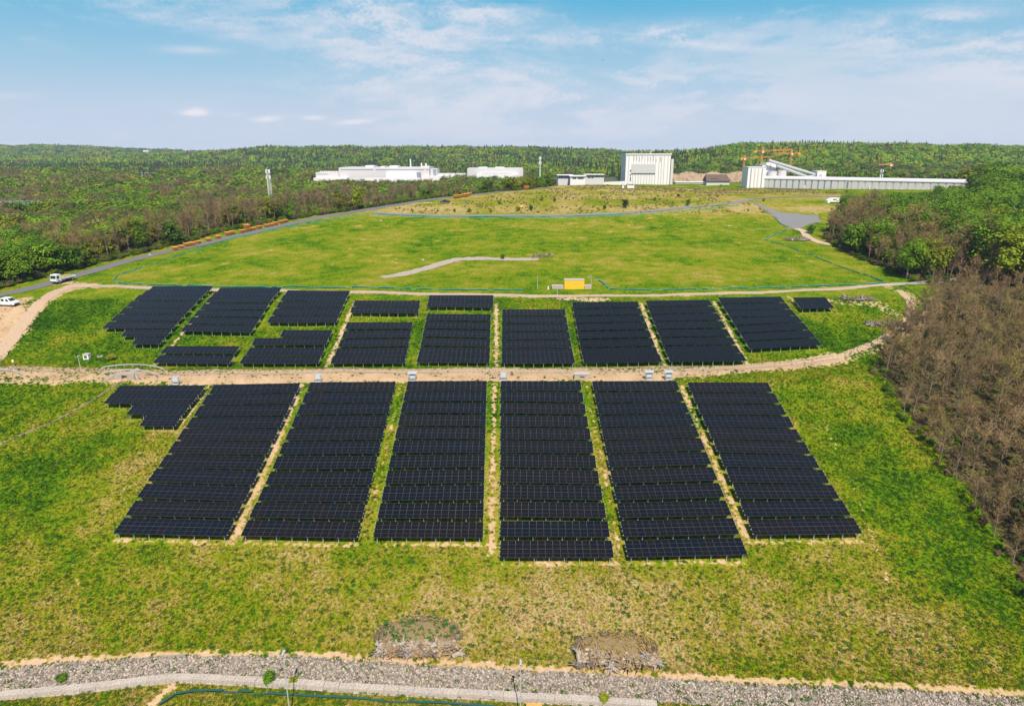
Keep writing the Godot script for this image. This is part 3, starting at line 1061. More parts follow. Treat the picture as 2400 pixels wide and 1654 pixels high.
func root_stump(r: RandomNumberGenerator, m: Material) -> ArrayMesh:   # a torn-out stump with roots
	var b := MB.new()
	var ax := Vector3(r.randf_range(-1, 1), r.randf_range(-0.1, 0.7), r.randf_range(-0.6, 1)).normalized()
	b.tube(-ax * 0.5, ax * 0.35, 0.24, 0.3, 7)
	for i in 8:
		var dir := (ax + Vector3(r.randf_range(-1, 1), r.randf_range(-1, 1), r.randf_range(-1, 1)) * 0.95).normalized()
		var e := ax * 0.25 + dir * r.randf_range(0.45, 1.0)
		b.tube(ax * 0.2, e, 0.13, 0.05, 5)
		b.tube(e, e + (dir + Vector3(r.randf_range(-1, 1), r.randf_range(-1, 0.6), r.randf_range(-1, 1)) * 0.8).normalized() * r.randf_range(0.2, 0.5), 0.05, 0.02, 4)
	return b.mesh(m)

func habitat(name: String, label: String, c: Vector3, w: float, dep: float, sd: int, green: bool) -> void:
	# a reptile refuge: low mound, a front of torn-out stumps, a bow of branches round the back
	var r := rn(sd)
	var t := thing(name, label, "reptile refuge", c)
	var b := MB.new()
	var g := []
	for i in 45:
		var row := []
		for j in 25:
			var u := -1.0 + i / 22.0
			var w2 := -1.0 + j / 12.0
			var x := u * w * 0.5
			var z := w2 * dep * 0.5
			var q := maxf(0.0, 1.0 - pow(absf(u), 3.0)) * maxf(0.0, 1.0 - pow(absf(w2), 4.0))
			row.append(gp(c.x + x, -c.z - z, -0.1 + 1.0 * q + r.randf_range(-0.08, 0.08) * q) - c)
		g.append(row)
	for i in 44:
		for j in 24:
			b.quad(g[i][j], g[i][j + 1], g[i + 1][j + 1], g[i + 1][j])
	part("mound", b.mesh(M.sand_dull), t)
	for i in 30:   # stump front
		var x := -w * 0.5 + w * (i + 0.5) / 30.0
		var z := dep * 0.5 + r.randf_range(-0.5, 0.3)
		part("root_stump", root_stump(r, [M.dead_wood, M.dead_wood2, M.dead_wood3][r.randi() % 3]), t, gp(c.x + x, -c.z - z, r.randf_range(0.2, 0.45)) - c).scale = Vector3.ONE * r.randf_range(0.85, 1.45)
	for i in 22:   # a second tier of stumps behind the first
		var x := r.randf_range(-w * 0.47, w * 0.47)
		part("root_stump", root_stump(r, [M.dead_wood, M.dead_wood, M.dead_wood3][r.randi() % 3]), t, gp(c.x + x, -c.z - dep * 0.36 - r.randf_range(-0.35, 0.35), r.randf_range(0.5, 0.8)) - c).scale = Vector3.ONE * r.randf_range(0.7, 1.2)
	for i in 120:   # broken root wood and rubble heaped on the front
		var x := r.randf_range(-w * 0.48, w * 0.48)
		var z := dep * 0.34 + r.randf_range(-0.9, 0.95)
		part("root_chunk", stone(r, Vector3(0.26, 0.17, 0.22) * r.randf_range(0.5, 1.5), [M.dead_wood, M.concrete3, M.dead_wood3, M.concrete2][r.randi() % 4]), t, gp(c.x + x, -c.z - z, r.randf_range(0.35, 0.85)) - c)
	for i in 260:  # branches laid in a bow
		var a := r.randf_range(-0.35, PI + 0.35)
		var p := gp(c.x + cos(a) * w * 0.5 * r.randf_range(0.66, 1.12), -c.z + sin(a) * dep * 0.5 * r.randf_range(0.6, 1.25), r.randf_range(0.05, 0.6)) - c
		var dir := Vector3(-sin(a), r.randf_range(-0.12, 0.22), -cos(a)) + Vector3(r.randf_range(-1, 1), 0, r.randf_range(-1, 1)) * 0.8
		var br := MB.new()
		var ln := r.randf_range(0.4, 1.5)
		br.tube(-dir.normalized() * ln * 0.5, dir.normalized() * ln * 0.5, r.randf_range(0.03, 0.075), 0.02, 4)
		part("branch", br.mesh([M.twig_wood, M.twig_wood, M.twig_wood, M.dead_wood2][r.randi() % 4]), t, p)
	for i in 80:   # what grows on it
		var cl := leaf_crown(r, 0.5, 0.42, 0.0, 6, 9, 0.12)
		var up := r.randf_range(-0.25, 0.40)
		part("herb_clump" if green else "dry_grass_clump", cl.mesh(M.herb if green and r.randf() < 0.75 else M.straw), t, gp(c.x + r.randf_range(-w * 0.44, w * 0.44), -c.z + dep * up, 0.62) - c)

func shrub(p: Vector3, h: float, rad: float, m: Material, label: String, sd: int) -> void:
	var r := rn(sd)
	var t := thing("shrub", label, "shrub", p)
	var s := MB.new()
	for i in 5:
		var a := r.randf() * TAU
		s.tube(Vector3(0, -0.2, 0), Vector3(cos(a) * rad * 0.6, h * 0.7, sin(a) * rad * 0.6), 0.04, 0.015, 4)
	part("stem", s.mesh(M.bark), t)
	part("foliage", leaf_crown(r, h, rad, 0.05, 46, 26, 0.16 * maxf(1.0, h * 0.5)).mesh(m), t)

func root_pile(name: String, label: String, c: Vector3, w: float, dep: float, sd: int, cnt: int) -> void:
	var r := rn(sd)
	var t := thing(name, label, "root pile", c)
	for i in cnt:
		var x := r.randf_range(-0.5, 0.5) * w
		var z := r.randf_range(-0.5, 0.5) * dep
		var m: Material = [M.dead_wood, M.dead_wood2, M.twig_wood][r.randi() % 3]
		if r.randf() < 0.35:
			part("root_stump", root_stump(r, m), t, gp(c.x + x, -c.z - z, r.randf_range(0.15, 0.5)) - c)
		else:
			var b := MB.new()
			var a := r.randf() * TAU
			var l := r.randf_range(0.5, 1.3)
			b.tube(Vector3(-cos(a) * l, 0, -sin(a) * l), Vector3(cos(a) * l, r.randf_range(-0.1, 0.3), sin(a) * l), 0.09, 0.04, 5)
			part("log", b.mesh(m), t, gp(c.x + x, -c.z - z, r.randf_range(0.1, 0.6)) - c)

func concrete_wall() -> void:
	var px := [[-60, 1645], [0, 1634], [90, 1626], [190, 1617], [300, 1604], [390, 1594], [420, 1593], [520, 1597], [640, 1604], [760, 1611], [900, 1620], [1040, 1628], [1180, 1635], [1300, 1642], [1420, 1649], [1540, 1657]]
	var pts := path(px)
	var t := thing("block_wall", "low wall of pale concrete blocks below the riprap band", "retaining wall", pts[0])
	var r := rn(12)
	var carry := 0.0
	for i in pts.size() - 1:
		var a: Vector3 = pts[i]
		var b: Vector3 = pts[i + 1]
		var n := maxi(1, roundi(a.distance_to(b) / 2.0))
		var turn := facing(a, b)
		var l := a.distance_to(b) / n
		for k in n:
			var p := a.lerp(b, (k + 0.5) / n)
			p = gp(p.x, -p.z) - pts[0]
			for c in 2:
				var m := MB.new()
				var h := 0.5
				var g := 0.007
				var hl := l * 0.5 - g
				var dz := 0.55 + (0.0 if c == 0 else -0.16)
				m.hexa([Vector3(-hl, 0, dz), Vector3(hl, 0, dz), Vector3(hl, 0, -0.6), Vector3(-hl, 0, -0.6), Vector3(-hl + 0.006, h, dz - 0.02), Vector3(hl - 0.006, h, dz - 0.02), Vector3(hl - 0.006, h, -0.585), Vector3(-hl + 0.006, h, -0.585)])
				var o := part("concrete_block", m.mesh([M.concrete, M.concrete, M.concrete3][r.randi() % 3]), t, p + Vector3(0, -0.5 + c * 0.51 + r.randf_range(-0.015, 0.015), r.randf_range(-0.03, 0.03)))
				o.rotation.y = turn + r.randf_range(-0.012, 0.012)

func riprap() -> void:
	# loose armour stone between the dirt margin and the block wall
	var r := rn(31)
	var top := path([[-80, 1576], [0, 1566], [130, 1553], [310, 1543], [500, 1537], [680, 1538], [880, 1549], [1040, 1562], [1240, 1572], [1450, 1583], [1660, 1596], [1870, 1606], [2070, 1614], [2250, 1624], [2420, 1636]])
	var low := path([[-80, 1634], [0, 1626], [130, 1614], [310, 1598], [420, 1586], [680, 1598], [880, 1610], [1040, 1620], [1240, 1631], [1450, 1643], [1660, 1654], [1870, 1666], [2070, 1676], [2250, 1690], [2420, 1704]])
	var protos := []
	for i in 6:
		protos.append(stone(r, Vector3(0.17, 0.125, 0.145), M.rip_stone))
	var xf := [[], [], [], [], [], []]
	var cl := [[], [], [], [], [], []]
	for i in top.size() - 1:
		var len: float = top[i].distance_to(top[i + 1])
		var wid: float = top[i].distance_to(low[i])
		for k in int(len * wid * 30.0):
			var u := r.randf()
			var w := r.randf()
			var p: Vector3 = top[i].lerp(top[i + 1], u).lerp(low[i].lerp(low[i + 1], u), w)
			if w < 0.1 and r.randf() < 0.5:
				continue
			var s := r.randf_range(0.55, 1.35)
			var q := r.randi() % 6
			var bs := Basis.from_euler(Vector3(r.randf() * TAU, r.randf() * TAU, r.randf() * TAU)).scaled(Vector3.ONE * s)
			xf[q].append(Transform3D(bs, gp(p.x, -p.z, r.randf_range(0.0, 0.14))))
			var t := r.randf_range(0.4, 1.7)
			var warm := r.randf_range(-0.05, 0.16)
			cl[q].append(Color(t * (1.0 + warm), t, t * (1.0 - warm * 0.8)))
	var root := Node3D.new()
	root.name = "riprap"
	add_child(root)
	tag(root, "band of grey and brown armour stones above the block wall", "stones", "", "stuff")
	for q in 6:
		put_many("stones", root, protos[q], xf[q], cl[q])

func culvert() -> void:
	var c := at(294, 887)
	var t := thing("culvert", "grey concrete culvert mouth under the dirt road", "culvert", c)
	part("lintel", bxm(M.concrete2, -2.2, 0.86, 0.0, 2.2, 1.2, 0.5), t)
	for s in [-1, 1]:
		part("head_wall", bxm(M.concrete2, minf(s * 0.62, s * 2.2), -0.6, 0.0, maxf(s * 0.62, s * 2.2), 0.86, 0.5), t)
		part("wing_wall", prism_wing(s), t)
	var d := MB.new()
	d.tube(Vector3(0, 0.3, 0.45), Vector3(0, 0.3, -5.0), 0.6, 0.6, 16, false)
	part("pipe", d.mesh(M.concrete2), t)
	var e := MB.new()
	e.hexa([Vector3(-3.6, -0.4, -0.02), Vector3(3.6, -0.4, -0.02), Vector3(4.6, -0.4, -5.2), Vector3(-4.6, -0.4, -5.2), Vector3(-2.4, 1.1, -0.02), Vector3(2.4, 1.1, -0.02), Vector3(3.2, 0.12, -5.0), Vector3(-3.2, 0.12, -5.0)])
	part("earth_bank", e.mesh(M.dirt), t)

func prism_wing(s: int) -> ArrayMesh:
	var b := MB.new()
	var a := Vector3(s * 2.2, 0.7, 0.3)
	var e := Vector3(s * 4.0, -0.2, 2.2)
	var o := Vector3(s * 0.22, 0, -0.15)
	var p := [a - Vector3(0, 1.2, 0), e - Vector3(0, 0.9, 0), e + o - Vector3(0, 0.9, 0), a + o - Vector3(0, 1.2, 0), a + Vector3(0, 0.25, 0), e + Vector3(0, 0.12, 0), e + o + Vector3(0, 0.12, 0), a + o + Vector3(0, 0.25, 0)]
	if s < 0:
		p = [p[1], p[0], p[3], p[2], p[5], p[4], p[7], p[6]]
	b.hexa(p)
	return b.mesh(M.concrete2)

func station() -> void:
	var c := at(1346, 678)
	var t := thing("transformer_station", "yellow container station beside the upper track", "container", c)
	part("body", bxm(M.yellow, -3.0, 0.0, -2.4, 3.0, 2.75, 0.0), t)
	part("roof", bxm(M.roof_pale, -3.08, 2.75, -2.5, 3.08, 2.9, 0.06), t)
	for i in 12:
		part("rib", bxm(M.yellow, -2.9 + i * 0.52, 0.12, 0.0, -2.78 + i * 0.52, 2.65, 0.03), t)
	part("door", bxm(M.yellow, 0.55, 0.1, 0.0, 2.4, 2.2, 0.045), t)
	part("sign", bxm(M.roof_pale, 0.2, 1.5, 0.045, 0.55, 1.72, 0.06), t)
	for s in [[-6.7, -3.15, "pale concrete slab box on the meadow end of the yellow container"], [3.15, 5.2, "short pale concrete slab box behind the container's lamp pole"]]:
		var e := whole("concrete_plinth", bxm(M.concrete, 0, -0.3, -2.2, s[1] - s[0], 0.9, -0.4), s[2], "concrete box", gp(c.x + s[0], -c.z, 0.0))
		part("cover_slab", bxm(M.concrete3, -0.06, 0.9, -2.26, s[1] - s[0] + 0.06, 1.02, -0.34), e)
	lamp_mast(at(1260, 678), 4.0, "thin pale pole beside the white hydrant by the container", "")
	lamp_mast(at(1385, 673), 3.6, "thin pale pole behind the short concrete box", "")
	lamp_mast(at(1306, 691), 2.6, "thin grey pole at the edge of the upper track", "")
	var h := MB.new()
	h.tube(Vector3(0, -0.1, 0), Vector3(0, 0.9, 0), 0.22, 0.22, 12)
	var q := thing("hydrant", "short white standpipe near the yellow container", "standpipe", at(1285, 678))
	part("pipe", h.mesh(M.white_paint), q)
	part("collar", bxm(M.concrete2, -0.4, -0.1, -0.4, 0.4, 0.06, 0.4), q)

func box_with_windows(t: Node3D, name: String, x0: float, x1: float, y0: float, y1: float, z0: float, z1: float, m: Material) -> MeshInstance3D:
	return part(name, bxm(m, x0, y0, z0, x1, y1, z1), t)

# ---------------------------------------------------------------- far buildings
func slab(t: Node3D, name: String, d: float, px0: float, px1: float, py: float, y0: float, front: float, deep: float, m: Material) -> MeshInstance3D:
	# a box whose front stands at distance d - front, spanning those pixel columns, its top at that pixel row
	var a := far(px0, py, d - front)
	var b := far(px1, py, d - front)
	var o := t.position
	return part(name, bxm(m, a.x - o.x, y0 - o.y, -(d - front) - deep - o.z, b.x - o.x, a.y - o.y, -(d - front) - o.z), t)

func factories() -> void:
	var d := 900.0
	var y0 := 6.0
	var t := thing("chip_factory", "long white factory with rooftop boxes and a slender chimney", "factory", far(900, 425, d) * Vector3(1, 0, 1) + Vector3(0, y0, 0))
	slab(t, "main_hall", d, 793, 1006, 392.5, y0, 0, 60, M.fac_white2)
	slab(t, "wing", d, 739, 792.6, 403.5, y0, 4, 50, M.fac_white2)
	slab(t, "low_annex", d, 734, 812, 416.5, y0, 14, 30, M.fac_white)
	slab(t, "front_block", d, 904, 976, 404.5, y0, 9, 8.9, M.fac_white)
	slab(t, "entrance_block", d, 820, 850, 418.5, y0, 26, 20, M.fac_white2)
	slab(t, "low_front", d, 850, 985, 417, y0, 15, 5.9, M.fac_white)
	slab(t, "stair_tower", d, 976.4, 983, 404, y0, 10.2, 9.9, M.fac_grey)
	slab(t, "end_block", d, 1008, 1024, 395, y0, 2, 30, M.fac_white2)
	slab(t, "glazed_strip", d, 1015, 1022, 396.5, y0 + 8, 2.3, 0.28, M.fac_grey)
	slab(t, "low_hall", d, 988, 1062, 412, y0, 8, 30, M.fac_white)
	slab(t, "low_hall", d, 1024, 1090, 407, y0, -6, 30, M.fac_white2)
	for e in [[797, 874.5], [880, 994], [999, 1004]]:
		slab(t, "window_band", d, e[0], e[1], 396.4, far(900, 398.2, d).y, 0.25, 0.25, M.fac_grey)
	slab(t, "window_band", d, 741, 768, 407.4, far(900, 408.6, d - 4).y, 4.2, 0.2, M.fac_grey)
	slab(t, "dock_opening", d, 787, 811, 420.5, y0, 14.25, 0.25, M.fac_dark)
	for e in [[856, 875.5, 387.6], [892, 901, 389.4], [912, 932, 388.3], [985.6, 1005, 389.6]]:
		slab(t, "roof_box", d, e[0], e[1], e[2], 30.0, -6, 20, M.fac_white)
	for e in [[961.5, 372.2, 1.0], [987.5, 382.0, 1.1], [998.0, 382.0, 1.1]]:
		var b := MB.new()
		var p := far(e[0], e[1], d + 14.0) - t.position
		b.tube(Vector3(p.x, 24.0, p.z), p, 0.9 * e[2], 0.8 * e[2], 8)
		part("chimney", b.mesh(M.fac_white), t)
	for i in 9:
		slab(t, "roof_vent", d, 750.0 + i * 4.6, 751.8 + i * 4.6, 400.6, far(745, 403.6, d).y, -3, 3, M.fac_white)
	for i in 28:
		var x0 := far(794.5 + i * 7.5, 400, d)
		part("facade_joint", bxm(M.fac_white2, x0.x - t.position.x, 0.2, -d - t.position.z, x0.x - t.position.x + 0.35, far(800, 399, d).y - y0, -d - t.position.z + 0.15), t)
	var t2 := thing("white_warehouse", "white warehouse with two rooftop boxes among the trees", "warehouse", far(1160, 415, d) * Vector3(1, 0, 1) + Vector3(0, y0, 0))
	slab(t2, "hall", d, 1095, 1226, 394.5, y0, 0, 50, M.fac_white2)
	slab(t2, "front_hall", d, 1118, 1215, 407.5, y0, 8, 7.9, M.fac_white)
	slab(t2, "window_band", d, 1130, 1198, 406.0, far(1100, 407.2, d).y, 0.3, 0.3, M.fac_grey)
	slab(t2, "dock_opening", d, 1121, 1128, 414.6, y0 + 4, 8.3, 0.3, M.fac_dark)
	for e in [[1121, 1142], [1161, 1182]]:
		slab(t2, "roof_box", d, e[0], e[1], 391.4, far(1100, 394.6, d).y, -8, 16, M.fac_white)
	for x in [1110, 1133, 1138, 1164, 1169, 1190, 1209, 1212]:
		slab(t2, "roof_vent", d, x, x + 1.6, 390.4 if x in [1133, 1138, 1164, 1169] else 393.0, far(1100, 394.6, d).y, -10, 2, M.fac_white)
	# office block
	d = 570.0
	var t3 := thing("office_block", "flat-roofed white office block with window bands behind the slope", "office", far(1362, 425, d) * Vector3(1, 0, 1) + Vector3(0, 17, 0))
	slab(t3, "wing", d, 1308, 1338, 411.5, 17, -6, 14, M.fac_white2)
	slab(t3, "centre", d, 1337, 1372, 413.5, 17, 2, 14, M.fac_white)
	slab(t3, "wing", d, 1371.6, 1416, 411, 17, -8, 14, M.fac_white2)
	for e in [[1306, 1345, 410.0, -4.0], [1335, 1375, 411.8, 3.0], [1370, 1418, 408.8, -6.5]]:
		slab(t3, "roof_slab", d, e[0], e[1], e[2], far(1350, e[2] + 1.4, d).y, e[3], 17, M.fac_pale)
	for e in [[1310, 1322, 412.8, 416.5, -5.8], [1324, 1336, 412.8, 416.5, -5.8], [1342, 1351, 415.2, 419.0, 2.2], [1354, 1368, 415.2, 419.0, 2.2], [1378, 1384, 412.5, 418, -7.8], [1386, 1392, 412.5, 418, -7.8], [1394, 1407, 412.6, 416, -7.8], [1409, 1415, 412.6, 416, -7.8]]:
		slab(t3, "window", d, e[0], e[1], e[2], far(1350, e[3], d).y, e[4], 0.2, M.fac_dark)
	# storage tower
	d = 620.0
	y0 = 19.0
	var tt := thing("storage_tower", "tall windowless white storage tower on the crest", "tower building", far(1524, 425, d) * Vector3(1, 0, 1) + Vector3(0, y0, 0))
	slab(tt, "body", d, 1468, 1573, 361.5, y0, 0, 26, M.fac_white)
	slab(tt, "parapet", d, 1466.5, 1575.5, 359.8, far(1500, 362.4, d).y, 0.6, 27.2, M.fac_pale)
	slab(tt, "side_annex", d, 1574, 1580, 372.5, y0, -2, 20, M.fac_white2)
	slab(tt, "advert_panel", d, 1482, 1537, 383.6, far(1500, 405.5, d).y, 1.1, 1.08, M.fac_white2)
	for i in 6:
		slab(tt, "panel_joint", d, 1483, 1536, 387.0 + i * 3.2, far(1500, 387.3 + i * 3.2, d - 1.1).y, 1.16, 0.05, M.fac_grey2)
	for x in [1474.5, 1485.5, 1492, 1498.5, 1505, 1512, 1518.5, 1525, 1531, 1537.8, 1546, 1552, 1558, 1567]:
		slab(tt, "pilaster", d, x, x + 1.5, 363.0, y0, 0.5, 0.48, M.fac_white2)
	for e in [[1475.2, 363.4, 367], [1486.0, 363.4, 377], [1492.4, 363.4, 378], [1499, 368.5, 379], [1505.5, 363.2, 376], [1519, 368.5, 378], [1525.3, 369, 377], [1532, 363, 378], [1537.9, 372, 382], [1548.5, 368, 380]]:
		var k := int((e[2] - e[1]) / 2.6)
		for i in k:
			slab(tt, "slot_window", d, e[0], e[0] + 1.2, e[1] + i * 2.6, far(1500, e[1] + i * 2.6 + 1.7, d).y, 0.62, 0.1, M.fac_grey)
	for py in [398, 407, 414.5, 420]:
		slab(tt, "stair_window", d, 1477, 1479.6, py, far(1500, py + 2.6, d).y, 0.7, 0.15, M.fac_dark)
	var cb := MB.new()
	var cp := far(1525.5, 353.6, d + 8.0) - tt.position
	cb.tube(Vector3(cp.x, far(1525, 361, d).y - y0, cp.z), cp, 0.75, 0.7, 8)
	part("vent_stack", cb.mesh(M.fac_pink), tt)
	var wall := thing("boundary_wall", "long low white boundary wall at the foot of the tower", "wall", far(1436, 430, 600.0) * Vector3(1, 0, 1) + Vector3(0, 20, 0))
	for i in 18:
		slab(wall, "wall_panel", 600.0, 1408.0 + i * 3.3, 1411.1 + i * 3.3, 426.6 - i * 0.14, 18, 0, 0.4, M.fac_white)
	var w2 := thing("white_roof_shed", "low white flat shed beside the sand face", "shed", far(1630, 428, 640.0) * Vector3(1, 0, 1) + Vector3(0, 19, 0))
	slab(w2, "body", 640.0, 1584, 1676, 427.4, 18, 0, 8, M.fac_white2)
	slab(w2, "roof", 640.0, 1583, 1677, 426.0, far(1600, 427.5, 640.0).y, 0.6, 9.2, M.fac_white)
	for e in [[1459, 1463, 431, 440, "small white cabin on the grass crest before the tower"], [1471, 1487, 430, 437.5, "white caravan trailer parked before the storage tower"]]:
		var p := at((e[0] + e[1]) * 0.5, 442)
		var q := thing("site_cabin", e[4], "cabin", p)
		var dd := -p.z
		slab(q, "body", dd, e[0], e[1], e[2], p.y + 0.2, 0, 2.4, M.fac_white)
		slab(q, "window", dd, e[0] + 1.2, e[1] - 1.2, e[2] + 2.0, far(e[0], e[2] + 4.2, dd).y, 0.05, 0.05, M.fac_dark)
		slab(q, "roof", dd, e[0] - 0.3, e[1] + 0.3, e[2] - 0.5, far(e[0], e[2], dd).y, 0.15, 2.7, M.fac_pale)

func silo_works() -> void:
	# the long ribbed shed runs towards the woods, nearer at its far end
	var d0 := 560.0
	var a := far(1772, 437, d0)
	var b := far(2330, 452, 468.0)
	var y0 := 21.4
	a.y = y0
	b.y = y0
	var len := a.distance_to(b)
	var t := thing("long_shed", "very long white ribbed storage shed with a flat eave", "storage shed", a, facing(a, b))
	part("wall", bxm(M.fac_white, 0, 0, -24, len, 7.0, 0), t)
	part("eave", bxm(M.fac_pale, -0.6, 7.0, -25, len + 0.6, 7.7, 0.7), t)
	var rf := MB.new()
	rf.hexa([Vector3(0, 7.7, 0.2), Vector3(len, 7.7, 0.2), Vector3(len, 7.7, -24), Vector3(0, 7.7, -24), Vector3(0, 7.9, -6), Vector3(len, 7.9, -6), Vector3(len, 9.0, -14), Vector3(0, 9.0, -14)])
	part("roof", rf.mesh(M.fac_white2), t)
	var n := int(len / 4.6)
	for i in n:
		var x := 5.0 + i * 4.6
		if x > len - 2.0:
			break
		part("wall_panel", bxm(M.fac_white2, x + 0.55, 0.2, 0.0, x + 4.05, 6.9, 0.3), t)
		part("glazing_strip", bxm(M.fac_grey if i > 1 and i < 12 else M.fac_pink2, x - 0.5, 0.4 if i != 7 else 3.0, 0.0, x + 0.5, 6.7, 0.07), t)
	for i in 4:
		part("vent_window", bxm(M.fac_dark, 66.4, 1.6 + i * 1.2, 0.3, 67.6, 2.4 + i * 1.2, 0.36), t)
	var r := rn(5)
	for i in 22:
		var x := 78.0 + i * 4.1 + r.randf_range(-0.8, 0.8)
		if x < len - 2.0:
			part("leaning_prop", bxm(M.fac_pale, x, 0.0, 0.3, x + 0.5, r.randf_range(1.5, 3.2), 1.4), t)
	var d := 572.0
	var s := thing("silo_plant", "white silo plant with sloping conveyor tubes and a head house", "silo plant", far(1800, 430, d) * Vector3(1, 0, 1) + Vector3(0, y0, 0))
	slab(s, "front_block", d, 1755, 1797, 391.3, y0, 16, 14, M.fac_white)
	slab(s, "front_block_cap", d, 1754.6, 1797.4, 390.6, far(1760, 391.6, d - 16.3).y, 16.3, 14.6, M.fac_pale)
	for x in [1761, 1770, 1778, 1787]:
		slab(s, "joint_strip", d, x, x + 2.0, 394.5, y0, 16.2, 0.18, M.fac_grey if x in [1761, 1787] else M.fac_pink2)
	slab(s, "high_block", d, 1797, 1821, 381.2, y0, 2, 12, M.fac_white)
	slab(s, "shoulder", d, 1787.6, 1796.8, 386.5, y0, 1.6, 12, M.fac_white2)
	slab(s, "high_joint", d, 1806, 1809, 382.5, y0, 2.15, 0.14, M.fac_pink2)
	for e in [[1799, 1820.6, 402.0], [1821.6, 1843, 399.8]]:
		var bb := MB.new()
		var p0 := far(e[0], 410, d - 4.0)
		var p1 := far(e[1], 410, d - 4.0)
		var c := (p0 + p1) * 0.5 - s.position
		var top := far(e[0], e[2], d - 4.0).y - y0
		bb.tube(Vector3(c.x, 0, c.z), Vector3(c.x, top, c.z), (p1.x - p0.x) * 0.5, (p1.x - p0.x) * 0.5, 20)
		part("tank", bb.mesh(M.fac_white2), s)
		var lid := MB.new()
		lid.tube(Vector3(c.x, top, c.z), Vector3(c.x, top + 0.5, c.z), (p1.x - p0.x) * 0.5 + 0.15, (p1.x - p0.x) * 0.46, 20)
		part("tank_lid", lid.mesh(M.fac_grey2), s)
	for e in [[1802.5, 375.8, 1912.5, 409.6], [1821, 388.0, 1895.0, 415.6], [1894.0, 415.6, 1916.5, 409.0]]:
		var q := MB.new()
		q.tube(far(e[0], e[1], d - 6.0) - s.position, far(e[2], e[3], d - 6.0) - s.position, 1.15, 1.15, 10)
		part("conveyor_tube", q.mesh(M.fac_grey2), s)
	for x in [1872.0, 1884.0]:
		slab(s, "conveyor_trestle", d, x, x + 0.8, 404.5 + (x - 1872.0) * 0.32, y0, 6.2, 0.4, M.fac_grey)
	slab(s, "head_house", d, 1917, 1938, 400.8, y0, 9, 11, M.fac_white)
	slab(s, "head_house_cap", d, 1916.8, 1938.4, 400.2, far(1920, 401.0, d - 9.2).y, 9.2, 11.4, M.fac_pale)
	var ring := MB.new()
	var rc := far(1924.4, 411.8, d - 9.0) - s.position
	for i in 12:   # the broken ring painted as an emblem
		if i in [0, 11]:
			continue
		var t0 := TAU * i / 12.0 + 0.26
		var t1 := TAU * (i + 1) / 12.0 + 0.26
		ring.bar(rc + Vector3(cos(t0) * 0.8, sin(t0) * 0.8, 0.05), rc + Vector3(cos(t1) * 0.8, sin(t1) * 0.8, 0.05), 0.3, 0.3)
	part("emblem_ring", ring.mesh(M.fac_dark), s)
	# house with a brown roof
	d = 610.0
	var h := thing("brown_roof_house", "low house with a big brown hipped roof by the sand face", "house", far(1683, 425, d) * Vector3(1, 0, 1) + Vector3(0, 18.5, 0))
	slab(h, "wall", d, 1657, 1711, 421.5, 18, 0, 11, M.fac_white2)
	var e0 := far(1655, 424.5, d) - h.position
	var e1 := far(1713, 424.5, d) - h.position
	var ry := far(1683, 409, d).y - h.position.y
	var rb := MB.new()
	var ey: float = far(1683, 424, d).y - h.position.y
	var p := [Vector3(e0.x, ey, e0.z + 1.2), Vector3(e1.x, ey, e1.z + 1.2), Vector3(e1.x, ey, e1.z - 12), Vector3(e0.x, ey, e0.z - 12), Vector3(e0.x + 0.6, ry, e0.z - 5), Vector3(e1.x - 2.5, ry, e1.z - 5)]
	rb.quad(p[0], p[1], p[5], p[4])
	rb.quad(p[2], p[3], p[4], p[5])
	rb.tri(p[1], p[2], p[5])
	rb.tri(p[3], p[0], p[4])
	part("roof", rb.mesh(M.roof_brown), h)
	slab(h, "dormer", d, 1668, 1684, 417.5, far(1683, 420.5, d).y, -0.5, 3, M.roof_brown)
	slab(h, "dormer_window", d, 1669, 1683, 418.6, far(1683, 420.2, d).y, -0.42, 0.06, M.fac_dark)
	# cranes
	var k := 0
	for c in [[1788.3, 344.5, 353.5, 1771.0, 1858.0, 350.0, "tallest orange tower crane behind the silo plant"], [1856.6, 350.0, 358.6, 1873.5, 1814.0, 359.0, "orange tower crane with its jib swung over the conveyor"], [1745.7, 363.0, 370.2, 1739.0, 1816.0, 367.0, "low orange crane next to the sand face"], [2088.0, 381.0, 385.0, 2091.0, 2062.0, 386.0, "small far orange crane above the long shed"]]:
		tower_crane(c, 930.0 + k * 12.0)
		k += 1

func lattice(b: MB, a: Vector3, e: Vector3, w: float, bars: int, th: float) -> void:
	var z := (e - a).normalized()
	var up := Vector3.UP if absf(z.y) < 0.9 else Vector3.RIGHT
	var x := up.cross(z).normalized() * w * 0.5
	var y := z.cross(x).normalized() * w * 0.5
	for s in [[-1, -1], [1, -1], [1, 1], [-1, 1]]:
		b.bar(a + x * s[0] + y * s[1], e + x * s[0] + y * s[1], th, th)
	for i in bars:
		var p := a.lerp(e, float(i) / bars)
		var q := a.lerp(e, float(i + 1) / bars)
		b.bar(p - x + y, q + x + y, th * 0.7, th * 0.7)
		b.bar(p + x + y, q + x - y, th * 0.7, th * 0.7)
		b.bar(p + x - y, q - x - y, th * 0.7, th * 0.7)

